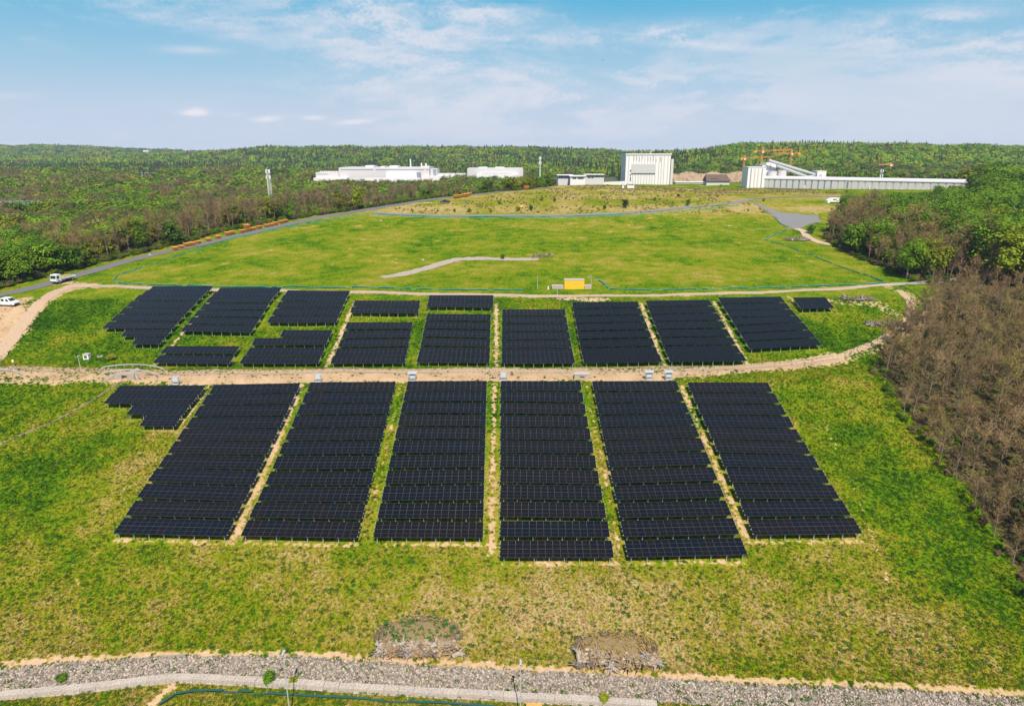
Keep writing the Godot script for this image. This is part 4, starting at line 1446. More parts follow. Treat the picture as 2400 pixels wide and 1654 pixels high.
func tower_crane(c: Array, d: float) -> void:
	var top := far(c[0], c[1], d)
	var o := Vector3(top.x, hgt(top.x, d), -d)
	var t := thing("tower_crane", c[6], "crane", o, 0.0, "")
	var m := MB.new()
	lattice(m, Vector3(0, -0.5, 0), top - o, 1.8, 14, 0.36)
	part("mast", m.mesh(M.crane), t)
	var piv := far(c[0], c[2], d) - o
	var j := MB.new()
	lattice(j, piv, far(c[4], c[5], d) - o, 1.3, 22, 0.28)
	part("jib", j.mesh(M.crane), t)
	var k := MB.new()
	var ce := far(c[3], c[2], d) - o
	lattice(k, piv, ce, 1.2, 6, 0.28)
	part("counter_jib", k.mesh(M.crane), t)
	part("counterweight", bxm(M.crane, -1.6, -2.2, -1.0, 1.6, 0.4, 1.0), t, ce)
	part("cab", bxm(M.fac_pale, -1.1, -2.6, 0.8, 1.1, -0.4, 2.4), t, piv)
	var w := MB.new()
	w.bar(top - o, piv.lerp(far(c[4], c[5], d) - o, 0.7), 0.12, 0.12)
	w.bar(top - o, ce, 0.12, 0.12)
	part("tie_bar", w.mesh(M.crane), t)

func radio_mast(px: float, py: float, d: float, w: float, label: String, m: Material) -> void:
	var top := far(px, py, d)
	var o := Vector3(top.x, hgt(top.x, d), -d)
	var t := thing("radio_mast", label, "radio mast", o)
	var b := MB.new()
	if w > 1.0:
		lattice(b, Vector3(0, -0.5, 0), top - o, w, 16, 0.22)
	else:
		b.tube(Vector3(0, -0.5, 0), top - o, 0.7, 0.35, 8)
	part("mast", b.mesh(m), t)
	for i in 3:
		var a := TAU * i / 3.0 + 0.4
		for k in 2:
			var p := (top - o) + Vector3(cos(a) * (w * 0.5 + 0.6), -1.6 - k * 4.2, sin(a) * (w * 0.5 + 0.6))
			part("antenna_panel", bxm(M.fac_white, -0.3, -1.2, -0.2, 0.3, 1.3, 0.2), t, p)

func forest_buildings() -> void:
	var d := 455.0
	var t := thing("flat_roof_depot", "white depot with a blue-grey flat roof among the trees", "depot", far(60, 490, d) * Vector3(1, 0, 1) + Vector3(0, 4, 0))
	slab(t, "wall", d, 52, 106, 478.5, 4, 0, 14, M.fac_white)
	slab(t, "roof", d, 48, 110, 475.5, far(60, 478.3, d).y, 1.0, 17, M.roof_blue)
	for i in 5:
		slab(t, "window", d, 58.0 + i * 9.0, 63.0 + i * 9.0, 486.0, 6.5, 0.12, 0.12, M.fac_dark)
	var t2 := thing("grey_roof_depot", "low depot with a pale grey roof beside the blue-roofed one", "depot", far(10, 480, d) * Vector3(1, 0, 1) + Vector3(0, 4, 0))
	slab(t2, "wall", d, -30, 46, 477.0, 4, -8, 14, M.fac_pale)
	slab(t2, "roof", d, -34, 46.8, 473.0, far(10, 476.9, d).y, -7, 17, M.roof_blue)
	var k := 0
	for e in [[326, 356, 404.5, 1040.0, "pale blue warehouse roof rising from the woodland"], [268, 290, 400.5, 1060.0, "small white building deep in the woodland"], [418, 430, 409.5, 1020.0, "tiny white gable wall deep in the woodland"], [334, 346, 352.0, 2500.0, "white house on the skyline of the far ridge"], [1760, 1830, 384.0, 1010.0, "long white roof below the ridge beyond the cranes"], [2132, 2152, 405.5, 850.0, "white roofed hall beyond the long shed"]]:
		var q := far((e[0] + e[1]) * 0.5, 420, e[3])
		var h := thing("distant_building", e[4], "building", Vector3(q.x, hgt(q.x, e[3]) - 1.0, q.z))
		slab(h, "wall", e[3], e[0], e[1], e[2] + 3.0, h.position.y, 0, 14, M.fac_white2)
		slab(h, "roof", e[3], e[0] - 0.8, e[1] + 0.8, e[2], far(e[0], e[2] + 3.0, e[3]).y, 0.8, 16, M.roof_blue if k == 0 else M.fac_white)
		k += 1
	radio_mast(627, 396, 520.0, 2.0, "white lattice radio mast rising out of the woods", M.fac_pale)
	radio_mast(1266, 366.5, 690.0, 0.8, "slim white antenna mast between warehouse and office", M.fac_white)
	radio_mast(2068, 396, 620.0, 1.3, "grey lattice mast standing behind the long shed", M.fac_grey2)

# ---------------------------------------------------------------- woods
func woods() -> void:
	var r := rn(2024)
	var leafN := []
	var leafM := []
	var leafF := []
	var bareN := []
	var bareM := []
	var conF := []
	var trunkN := []
	for i in 5:
		trunkN.append(trunk_of(r, 10.0, 3.2, 0.2, 7).mesh(M.bark if i % 2 else M.bark_pale))
		leafN.append(leaf_crown(r, 10.0, 3.3, 0.14, 74, 62, 0.26).mesh(M.leaf))
		leafM.append(leaf_crown(r, 10.0, 3.5, 0.12, 56, 22, 0.52).mesh(M.leaf))
		var w := bare_wood(r, 10.0, 2.6, 12, 7, 8, 0.042)
		bareN.append([w[0].mesh(M.bark_grey), w[1].mesh(M.twig)])
		var w2 := bare_wood(r, 10.0, 3.1, 9, 7, 7, 0.075)
		var both: MB = w2[1]
		both.v.append_array(w2[0].v)
		both.n.append_array(w2[0].n)
		both.c.append_array(w2[0].c)
		bareM.append(both.mesh(M.leaf))
	for i in 4:
		leafF.append(leaf_crown(r, 10.0, 4.4, 0.05, 26, 10, 1.15).mesh(M.leaf))
		conF.append(conifer(r, 10.0, 2.0, 7, 8).mesh(M.leaf))
	var greens := [Color(0.14, 0.225, 0.012), Color(0.095, 0.19, 0.012), Color(0.20, 0.245, 0.012), Color(0.08, 0.15, 0.014), Color(0.155, 0.27, 0.014), Color(0.225, 0.235, 0.015)]
	var browns := [Color(0.22, 0.145, 0.08), Color(0.27, 0.18, 0.10), Color(0.165, 0.12, 0.075), Color(0.22, 0.175, 0.075)]
	var clump := FastNoiseLite.new()
	clump.seed = 8
	clump.frequency = 0.014
	var tonal := FastNoiseLite.new()
	tonal.seed = 90
	tonal.frequency = 0.02
	var spots := []     # [place, height, leafy?, tone]
	var d := 78.0
	while d < 1020.0:
		var s := 4.3 if d < 190.0 else (4.6 if d < 330.0 else (6.0 if d < 560.0 else 7.4))
		var x := -0.8 * d - 25.0
		while x < 0.8 * d + 25.0:
			var px := x + r.randf_range(-0.45, 0.45) * s
			var pd := d + r.randf_range(-0.45, 0.45) * s
			x += s
			var nz := clump.get_noise_2d(px, pd)
			var roff := px - lerp_list(RIGHTX, pd) - 1.5
			var loff := lerp_list(ROADX, pd) - 8.0 - px
			var sx := 1200.0 + 1667.0 * px / pd
			if roff > 0.0 and pd < 640.0 and pd > 76.0:
				if pd > 196.0 and pd < 212.0 and roff < 40.0:
					continue
				if pd < 196.0:
					if roff > 46.0 or r.randf() < 0.12:
						continue
					spots.append([gp(px, pd), r.randf_range(7.0, 12.5) * (0.75 if roff < 5.0 else 1.0), false, browns[r.randi() % 4], true])
				else:
					var bare := r.randf() < (0.88 if roff < 24.0 and pd < 330.0 else 0.05)
					spots.append([gp(px, pd), r.randf_range(11.0, 17.0) * (0.8 if roff < 6.0 else (1.25 if roff > 20.0 else 1.0)), not bare, browns[r.randi() % 4] if bare else greens[[3, 1, 0, 4, 1, 2][clampi(int((tonal.get_noise_2d(px, pd) + 0.5) * 6.0 + r.randf_range(-0.9, 0.9)), 0, 5)]], false])
			elif loff > 0.0 and pd > 186.0:
				if pd > 640.0 and sx > 1290.0:
					continue
				var nearroad := loff < 30.0 and sx > 250.0 and pd < 420.0
				var bare := r.randf() < (0.86 if nearroad else (0.85 if nz > 0.1 else 0.04))
				var hh := r.randf_range(9.0, 15.0) if pd < 420.0 else r.randf_range(11.0, 16.0)
				if sx > 860.0 and sx < 1300.0:
					hh *= 0.75
				spots.append([gp(px, pd), hh, not bare, browns[r.randi() % 4] if bare else greens[[3, 1, 0, 4, 2, 5][clampi(int((tonal.get_noise_2d(px, pd) + 0.5) * 6.0 + r.randf_range(-0.8, 0.8)), 0, 5)]], false])
			elif pd > 640.0 and pd < 1020.0 and loff < 0.0:
				if r.randf() < 0.45 and not (sx > 1570.0 and sx < 1760.0 and pd < 800.0):
					spots.append([gp(px, pd), r.randf_range(8.0, 13.0), r.randf() < 0.72, greens[r.randi() % 6], false])
					if not spots[-1][2]:
						spots[-1][3] = browns[r.randi() % 4]
		d += s
	var shown := []
	for q in spots:
		var p: Vector3 = q[0]
		if hidden_window(p, q[1], q[1] * 0.33):
			q[1] *= 0.55
			if hidden_window(p, q[1], q[1] * 0.33):
				continue
		shown.append(q)
	shown.sort_custom(func(a, b): return a[1] / -a[0].z > b[1] / -b[0].z)
	var n_leaf := 0
	var n_bare := 0
	var lists := {}
	for q in shown:
		var p: Vector3 = q[0]
		var k: float = q[1] / 10.0
		var wd := r.randf_range(0.9, 1.35) if q[2] else r.randf_range(0.85, 1.15)
		var sc := Vector3(k * wd, k, k * wd * r.randf_range(0.9, 1.1))
		var v := r.randi() % 5
		var turn := r.randf() * TAU
		var pp := to_px(p + Vector3(0, q[1] * 0.6, 0))
		var inside: bool = pp.x > -20 and pp.x < 2420 and pp.y < 1680
		if not inside and -p.z < 300.0 and (pp.x < -120 or pp.x > 2520):
			continue
		var front: bool = lerp_list(ROADX, -p.z) - 8.0 - p.x < 26.0 or p.x - lerp_list(RIGHTX, -p.z) < 60.0
		if inside and front and q[2] and n_leaf < 230 and -p.z < 400.0:
			n_leaf += 1
			var side := "beside the asphalt road" if p.x < 0 else "in the wood beyond the gravel lot"
			var tone: int = greens.find(q[3])
			var t := thing("leafy_tree", "%s %s leafy tree %s %s" % ["tall" if q[1] > 13.5 else ("low" if q[1] < 11.0 else "middling"), ["mid green", "deep green", "yellow green", "dark green", "bright green", "olive green"][tone], "in front" if (p.x - lerp_list(RIGHTX, -p.z) < 8.0 if p.x > 0 else lerp_list(ROADX, -p.z) - 8.0 - p.x < 8.0) else "deeper", side], "tree", p, turn, "leafy trees " + side)
			t.scale = sc
			part("trunk", trunkN[v], t)
			part("crown", leafN[v], t).material_override = M["leaf%d" % tone]
		elif inside and front and not q[2] and n_bare < 290 and -p.z < 330.0:
			n_bare += 1
			var side := "along the asphalt road" if p.x < 0 else ("in the thicket beside the solar field" if q[4] else "at the wood's edge by the gravel lot")
			var t := thing("bare_tree", "%s %s leafless tree %s %s" % ["tall" if q[1] > 11.0 else ("low" if q[1] < 8.5 else "middling"), ["brown", "pale brown", "grey-brown", "tan"][browns.find(q[3])], "in front" if (p.x - lerp_list(RIGHTX, -p.z) < 7.0 if p.x > 0 else lerp_list(ROADX, -p.z) - 8.0 - p.x < 7.0) else "deeper", side], "tree", p, turn, "leafless trees " + side)
			t.scale = sc
			part("trunk", bareN[v][0], t)
			part("crown", bareN[v][1], t).material_override = M["twig%d" % (browns.find(q[3]))]
		else:
			var m := "leaf" if q[2] else "bare"
			var lod := "far" if -p.z > 620.0 else "mid"
			var key := m + lod + str(v)
			if not lists.has(key):
				lists[key] = [[], []]
			lists[key][0].append(Transform3D(Basis(Vector3.UP, turn).scaled(sc), p))
			var tt := r.randf_range(0.78, 1.2)
			lists[key][1].append(q[3] * tt * (0.92 if q[2] else 0.95))
	var root := Node3D.new()
	root.name = "woodland"
	add_child(root)
	tag(root, "mixed woodland of green and leafless trees around the hill", "woodland", "", "stuff")
	for key in lists:
		var v := int(key[-1])
		var m: Mesh = (leafM[v] if key.begins_with("leaf") else bareM[v]) if key.contains("mid") else (leafF[v % 4] if key.begins_with("leaf") else bareM[v])
		put_many("trees", root, m, lists[key][0], lists[key][1])
	# undergrowth at the foot of the woods
	var bushes := [[[], []], [[], []], [[], []]]
	for i in 5200:
		var pd := r.randf_range(84.0, 430.0)
		var p: Vector3
		var c: Color
		if i % 3 == 0:
			var off := absf(r.randfn(0, 15.0)) + 1.0
			p = gp(lerp_list(RIGHTX, pd) + off, pd)
			if pd > 197.0 and pd < 211.0:
				continue
			c = browns[r.randi() % 4] * 0.8 if r.randf() < (0.55 if pd < 196.0 else 0.45) else greens[r.randi() % 5] * 0.75
		else:
			pd = r.randf_range(188.0, 470.0)
			p = gp(lerp_list(ROADX, pd) - 6.5 - absf(r.randfn(0, 14.0)), pd)
			c = greens[r.randi() % 6] * r.randf_range(0.6, 1.0) if r.randf() < 0.75 else browns[r.randi() % 4] * 0.8
		var k := r.randf_range(0.08, 0.26) * (0.6 if pd < 196.0 else 1.0)
		if hidden_window(p, k * 10.0, k * 4.0):
			continue
		bushes[i % 3][0].append(Transform3D(Basis(Vector3.UP, r.randf() * TAU).scaled(Vector3(k * 1.5, k, k * 1.5)), p - Vector3(0, k * 1.2, 0)))
		bushes[i % 3][1].append(c)
	var ug := Node3D.new()
	ug.name = "undergrowth"
	add_child(ug)
	tag(ug, "low bushes and brambles at the foot of the woods", "undergrowth", "", "stuff")
	for i in 3:
		put_many("bushes", ug, leafM[i], bushes[i][0], bushes[i][1])
	# the wooded ridges
	var hx := [[], [], [], [], [], [], [], []]
	var hc := [[], [], [], [], [], [], [], []]
	var dist := 1000.0
	while dist < 2960.0:
		var s := 7.0 + (dist - 1000.0) * 0.0042
		var x := -0.79 * dist
		while x < 0.79 * dist:
			var px := x + r.randf_range(-0.5, 0.5) * s
			var pd := dist + r.randf_range(-0.5, 0.5) * s
			x += s
			var sx := 1200.0 + 1667.0 * px / pd
			if pd > 1330.0 and sx > 1720.0:
				continue
			if pd > 1980.0 and sx > 640.0:
				continue
			var nz := clump.get_noise_2d(px * 0.5, pd * 0.35)
			var y := hgt(px, pd)
			var p := Vector3(px, y - 1.0, -pd)
			var pine := 0.08
			if sx < 1700.0:
				pine = 0.6 if pd < 1750.0 and nz > 0.0 else (0.45 if nz > 0.15 else 0.06)
			else:
				pine = 0.3 if nz > 0.26 else 0.03
			if sx < 560.0:
				pine = 0.6 if pd < 1500.0 else 0.1
			var con := r.randf() < pine
			var k := s / 7.4 * r.randf_range(0.85, 1.2)
			var q := r.randi() % 4 + (4 if con else 0)
			if hidden_window(p, 12.0, 5.0):
				continue
			var col := Color(0.032, 0.055, 0.018)
			if not con:
				col = greens[clampi(int((nz + 0.45) * 6.5) + r.randi_range(-1, 1), 0, 5)] * r.randf_range(0.85, 1.3) * 1.2
				if nz < (-0.28 if sx < 1700.0 else -0.42) and r.randf() < 0.6:
					col = browns[r.randi() % 4] * 0.75
			else:
				col = col * r.randf_range(0.8, 1.3)
			hx[q].append(Transform3D(Basis(Vector3.UP, r.randf() * TAU).scaled(Vector3(k * 1.15, 1.25 * (1.25 if con else 1.0) * r.randf_range(0.85, 1.15), k * 1.15)), p))
			hc[q].append(col)
		dist += s * 1.15
	var ridge := Node3D.new()
	ridge.name = "hill_forest"
	add_child(ridge)
	tag(ridge, "dense mixed forest covering the distant ridges", "forest", "", "stuff")
	for q in 8:
		if hx[q].size():
			put_many("trees", ridge, leafF[q] if q < 4 else conF[q - 4], hx[q], hc[q])
	# rough dry scrub on the plateau behind the meadow
	var sx2 := [[], []]
	var sc2 := [[], []]
	for i in 5200:
		var pd := r.randf_range(336.0, 500.0)
		var x := r.randf_range(lerp_list(ROADX, pd) + 9.0, minf(lerp_list(RIGHTX, pd) - 4.0, 210.0))
		var nz := tonal.get_noise_2d(x * 2.0, pd * 2.0)
		if nz < -0.08 or (x > 125.0 and pd < 420.0):
			continue
		var k := r.randf_range(0.04, 0.10)
		var dryc := r.randf() < 0.9
		sx2[i % 2].append(Transform3D(Basis(Vector3.UP, r.randf() * TAU).scaled(Vector3(k * 1.6, k, k * 1.6)), gp(x, pd, -k * 1.5)))
		sc2[i % 2].append((Color(0.40, 0.29, 0.15) if r.randf() < 0.7 else Color(0.28, 0.19, 0.09)) if dryc else greens[r.randi() % 4] * 0.8)
	var scrub := Node3D.new()
	scrub.name = "scrub"
	add_child(scrub)
	tag(scrub, "dry reeds and low scrub on the rough plateau", "scrub", "", "stuff")
	for i in 2:
		put_many("bushes", scrub, leafM[i + 2], sx2[i], sc2[i])
	# single trees one can point to
	for e in [[240, 560, 12.0, 3.2, "blossom", "white blossoming tree among the brown trees"], [2160, 640, 13.0, 2.4, "leaf4", "bright green slender tree at the wood's edge by the path"], [2235, 560, 15.0, 2.6, "leaf4", "tall bright green tree inside the birch wood"], [640, 452, 12.0, 2.5, "twig1", "pale leafless tree next to the lattice mast"]]:
		var p := at(e[0], e[1])
		var t := thing("single_tree", e[5], "tree", p)
		part("trunk", trunk_of(r, e[2], e[3], 0.1, 8).mesh(M.bark_pale), t)
		part("crown", leaf_crown(r, e[2], e[3], 0.08, 70, 60, 0.3).mesh(M[e[4]]), t)
	# dark young pines and shrubs on the rough grass behind the meadow
	var lone := [[1466, 487, 4.6, "dark"], [1612, 482, 3.4, "leaf3"], [1417, 490, 2.2, "leaf3"], [1590, 462, 2.0, "dark"], [1178, 607, 2.0, "leaf3"], [1170, 478, 2.4, "leaf2"], [1215, 495, 2.8, "leaf4"], [1245, 492, 2.6, "leaf3"], [1100, 497, 2.2, "leaf0"], [1065, 497, 1.8, "leaf3"], [1150, 498, 1.8, "leaf2"], [1300, 473, 2.2, "leaf3"], [1270, 470, 2.4, "leaf2"], [1790, 472, 1.8, "leaf4"], [1900, 548, 4.6, "leaf1"], [1800, 434, 3.2, "leaf4"], [1535, 470, 2.0, "leaf0"], [1690, 438, 2.5, "leaf2"], [1610, 424, 5.0, "leaf1"], [1640, 424, 4.0, "leaf2"], [1745, 430, 5.5, "leaf2"], [1985, 452, 2.6, "leaf4"]]
	for e in lone:
		var p := at(e[0], e[1])
		shrub(p, e[2], e[2] * 0.42, M[e[3]], "%s bush %s" % [{"dark": "dark young pine-like", "leaf3": "dark green", "leaf2": "yellow green", "leaf4": "bright green", "leaf0": "mid green", "leaf1": "deep green"}[e[3]], "in the rough grass behind the meadow" if e[1] < 550 else "on the meadow"], r.randi())
		get_child(get_child_count() - 1).set_meta("group", "bushes on the plateau")

func grass_tufts() -> void:
	var r := rn(404)
	var protos := []
	for v in 3:
		var b := MB.new()
		for i in 8:
			var a := r.randf() * TAU
			var o := Vector3(cos(a), 0, sin(a)) * r.randf_range(0.0, 0.10)
			var tip := o + Vector3(cos(a) * r.randf_range(0.02, 0.16), r.randf_range(0.10, 0.24), sin(a) * r.randf_range(0.02, 0.16))
			var s := Vector3(-sin(a), 0, cos(a)) * 0.028
			var t := r.randf_range(0.75, 1.25)
			b.col = Color(t, t, t)
			b.tri(o - s, o + s, tip)
		protos.append(b.mesh(M.blade))
	var xf := [[], [], []]
	var cl := [[], [], []]
	var W := near_img.get_width()
	var H := near_img.get_height()
	var want := 330000
	for i in want:
		var d := 62.0 + pow(r.randf(), 1.7) * 130.0
		var x := r.randf_range(-1, 1) * (0.78 * d + 14.0)
		var ok := true
		for q in blocks_xz:
			if x > q[0] - 0.2 and x < q[1] + 0.2 and d > q[2] - 0.1 and d < q[3]:
				ok = false
				break
		if not ok:
			continue
		var u := int((x + 232.0) / 464.0 * W)
		var v := int((302.0 - d) / 266.0 * H)
		if u < 0 or v < 0 or u >= W or v >= H:
			continue
		var c := near_img.get_pixel(u, v).srgb_to_linear()
		if c.b > c.g * 0.55 and c.g < c.r * 0.70:   # bare soil
			continue
		var s := r.randf_range(0.6, 1.5) * (1.25 if d > 110.0 else 1.0)
		var k := i % 3
		var t := r.randf_range(0.75, 1.25)
		xf[k].append(Transform3D(Basis(Vector3.UP, r.randf() * TAU).scaled(Vector3(s, s * r.randf_range(0.7, 1.3), s)), gp(x, d, -0.02)))
		cl[k].append(Color(c.r * t * r.randf_range(0.9, 1.12), c.g * t, c.b * t))
	var g := Node3D.new()
	g.name = "grass"
	add_child(g)
	tag(g, "tufted grass, green and straw-coloured, covering the slope", "grass", "", "stuff")
	for k in 3:
		put_many("tufts", g, protos[k], xf[k], cl[k])
	# broad-leaved weeds
	var wx := []
	var wc := []
	var weed := leaf_crown(r, 0.4, 0.36, 0.0, 7, 9, 0.10).mesh(M.leaf)
	for i in 15000:
		var d := 66.0 + pow(r.randf(), 1.4) * 125.0
		var x := r.randf_range(-1, 1) * (0.78 * d + 10.0)
		var u := int((x + 232.0) / 464.0 * W)
		var v := int((302.0 - d) / 266.0 * H)
		if u < 0 or v < 0 or u >= W or v >= H:
			continue
		var c := near_img.get_pixel(u, v).srgb_to_linear()
		if c.b > c.g * 0.52 and c.g < c.r * 0.70 or c.g < c.r * 0.98 and r.randf() < 0.6:
			continue
		var s := r.randf_range(0.5, 1.25)
		wx.append(Transform3D(Basis(Vector3.UP, r.randf() * TAU).scaled(Vector3(s, s * 0.6, s)), gp(x, d, -0.04)))
		var t := r.randf_range(0.8, 1.25)
		wc.append(Color(0.06 * t, 0.115 * t, 0.012 * t))
	var o := put_many("weeds", self, weed, wx, wc)
	tag(o, "dark green weed clumps dotted over the slope", "weeds", "", "stuff")

# ---------------------------------------------------------------- materials
func materials() -> void:
	var n := FastNoiseLite.new()
	n.seed = 3
	n.frequency = 0.03
	n.fractal_octaves = 5
	var im := n.get_seamless_image(256, 256)
	im.convert(Image.FORMAT_RGB8)
	for y in 256:
		for x in 256:
			var v: float = 0.74 + 0.26 * im.get_pixel(x, y).r
			im.set_pixel(x, y, Color(v, v, v))
	speck = ImageTexture.create_from_image(im)
	M.glass = mat(0.0055, 0.0053, 0.0066, 0.2)
	M.glass2 = mat(0.0045, 0.0055, 0.0088, 0.16)
	M.glass3 = mat(0.0070, 0.0056, 0.0066, 0.24)
	M.glass_black = mat(0.005, 0.005, 0.006, 0.24)
	for g in [M.glass, M.glass2, M.glass3, M.glass_black]:
		g.metallic_specular = 0.27   # anti-reflective module glass
	M.alu_frame = mat(0.075, 0.075, 0.08, 0.5, 0.2)
	M.black_frame = mat(0.018, 0.018, 0.02, 0.4)
	M.galv = mat(0.36, 0.38, 0.40, 0.5, 0.4)
	M.galv_bright = mat(0.46, 0.47, 0.49, 0.42, 0.25)
	M.rubber = mat(0.02, 0.02, 0.02, 0.9)
	M.white_paint = mat(0.68, 0.68, 0.68, 0.35)
	M.black_paint = mat(0.012, 0.012, 0.015, 0.25)
	M.car_glass = mat(0.02, 0.025, 0.03, 0.08)
	M.lamp_glass = mat(0.7, 0.7, 0.7, 0.15)
	M.black_plastic = mat(0.025, 0.025, 0.025, 0.6)
	M.dark_steel = mat(0.06, 0.06, 0.065, 0.6, 0.3)
	M.grey_paint = mat(0.35, 0.38, 0.41, 0.5)
	M.sand = mat(0.42, 0.29, 0.15, 1.0, 0.0, 0.4)
	M.sand_dull = mat(0.27, 0.185, 0.085, 1.0, 0.0, 0.5)
	M.skip_orange = mat(0.60, 0.20, 0.02, 0.6, 0.0, 0.5)
	M.skip_red = mat(0.30, 0.06, 0.014, 0.65, 0.0, 0.5)
	M.skip_light = mat(0.78, 0.40, 0.09, 0.6, 0.0, 0.6)
	M.concrete = mat(0.50, 0.415, 0.35, 0.95, 0.0, 0.35)
	M.concrete2 = mat(0.44, 0.375, 0.325, 0.95, 0.0, 0.3)
	M.concrete3 = mat(0.54, 0.45, 0.38, 0.95, 0.0, 0.4)
	M.pipe_dark = mat(0.02, 0.02, 0.02, 1.0)
	M.yellow = mat(0.66, 0.40, 0.012, 0.55)
	M.roof_pale = mat(0.38, 0.33, 0.29, 0.8)
	M.rip_stone = mat(0.24, 0.205, 0.178, 0.95)
	M.rip_stone.vertex_color_use_as_albedo = true
	M.dead_wood = mat(0.44, 0.365, 0.305, 0.95, 0.0, 0.8)
	M.dead_wood2 = mat(0.24, 0.18, 0.135, 0.95, 0.0, 0.8)
	M.dead_wood3 = mat(0.40, 0.275, 0.15, 0.95, 0.0, 0.8)
	M.twig_wood = mat(0.15, 0.11, 0.08, 0.95)
	M.bark = mat(0.10, 0.08, 0.06, 0.95)
	M.bark_pale = mat(0.34, 0.30, 0.25, 0.9)
	M.bark_grey = mat(0.20, 0.145, 0.095, 0.95)
	M.leaf = leafy(1, 1, 1)
	M.leaf0 = leafy(0.14, 0.225, 0.012)
	M.leaf1 = leafy(0.095, 0.19, 0.012)
	M.leaf2 = leafy(0.20, 0.245, 0.012)
	M.leaf3 = leafy(0.08, 0.15, 0.014)
	M.leaf4 = leafy(0.155, 0.27, 0.014)
	M.leaf5 = leafy(0.225, 0.235, 0.015)
	M.dark = leafy(0.04, 0.065, 0.02)
	M.herb = leafy(0.055, 0.15, 0.03)
	M.straw = leafy(0.32, 0.225, 0.085)
	M.blossom = leafy(0.55, 0.55, 0.42)
	M.twig = leafy(0.19, 0.145, 0.10)
	var tw := [[0.22, 0.14, 0.06], [0.31, 0.205, 0.095], [0.14, 0.098, 0.05], [0.23, 0.18, 0.055]]
	for i in 4:
		M["twig%d" % i] = leafy(tw[i][0], tw[i][1], tw[i][2])
		M["twig%d" % i].backlight_enabled = false
	M.blade = leafy(1, 1, 1)
	M.blade.metallic_specular = 0.12
	M.blade.roughness = 0.9
	M.asphalt = mat(0.17, 0.158, 0.155, 0.95, 0.0, 0.25)
	M.dirt = mat(0.54, 0.37, 0.24, 1.0, 0.0, 0.21)
	M.dirt_pale = mat(0.56, 0.41, 0.30, 1.0, 0.0, 0.23)
	M.gravel_grey = mat(0.23, 0.22, 0.22, 1.0, 0.0, 0.19)
	M.gravel_pink = mat(0.44, 0.345, 0.285, 1.0, 0.0, 0.19)
	M.fence_green = mat(0.02, 0.25, 0.215, 0.5)
	M.fence_dark = mat(0.005, 0.055, 0.045, 0.6)
	M.fac_white = mat(0.66, 0.625, 0.635, 0.8)
	M.fac_white2 = mat(0.50, 0.475, 0.485, 0.8)
	M.fac_pale = mat(0.66, 0.64, 0.645, 0.7)
	M.fac_grey = mat(0.22, 0.24, 0.28, 0.6)
	M.fac_grey2 = mat(0.36, 0.37, 0.39, 0.7)
	M.fac_dark = mat(0.07, 0.08, 0.10, 0.35)
	M.fac_pink = mat(0.42, 0.24, 0.19, 0.8)
	M.fac_pink2 = mat(0.47, 0.41, 0.40, 0.8)
	M.roof_blue = mat(0.27, 0.32, 0.39, 0.6)
	M.roof_brown = mat(0.14, 0.085, 0.07, 0.85, 0.0, 0.3)
	M.crane = mat(0.72, 0.30, 0.03, 0.5)
	M.inverter_grey = mat(0.50, 0.50, 0.50, 0.5)
	M.gravel_bed = mat(0.28, 0.235, 0.195, 1.0, 0.0, 0.9)
	M.rut = mat(0.40, 0.265, 0.165, 1.0, 0.0, 0.3)
	M.ditch = mat(0.25, 0.18, 0.11, 1.0, 0.0, 0.3)
	M.cliff = mat(0.42, 0.29, 0.185, 1.0, 0.0, 0.05)
	M.hill = mat(0.075, 0.085, 0.03, 1.0, 0.0, 0.02)

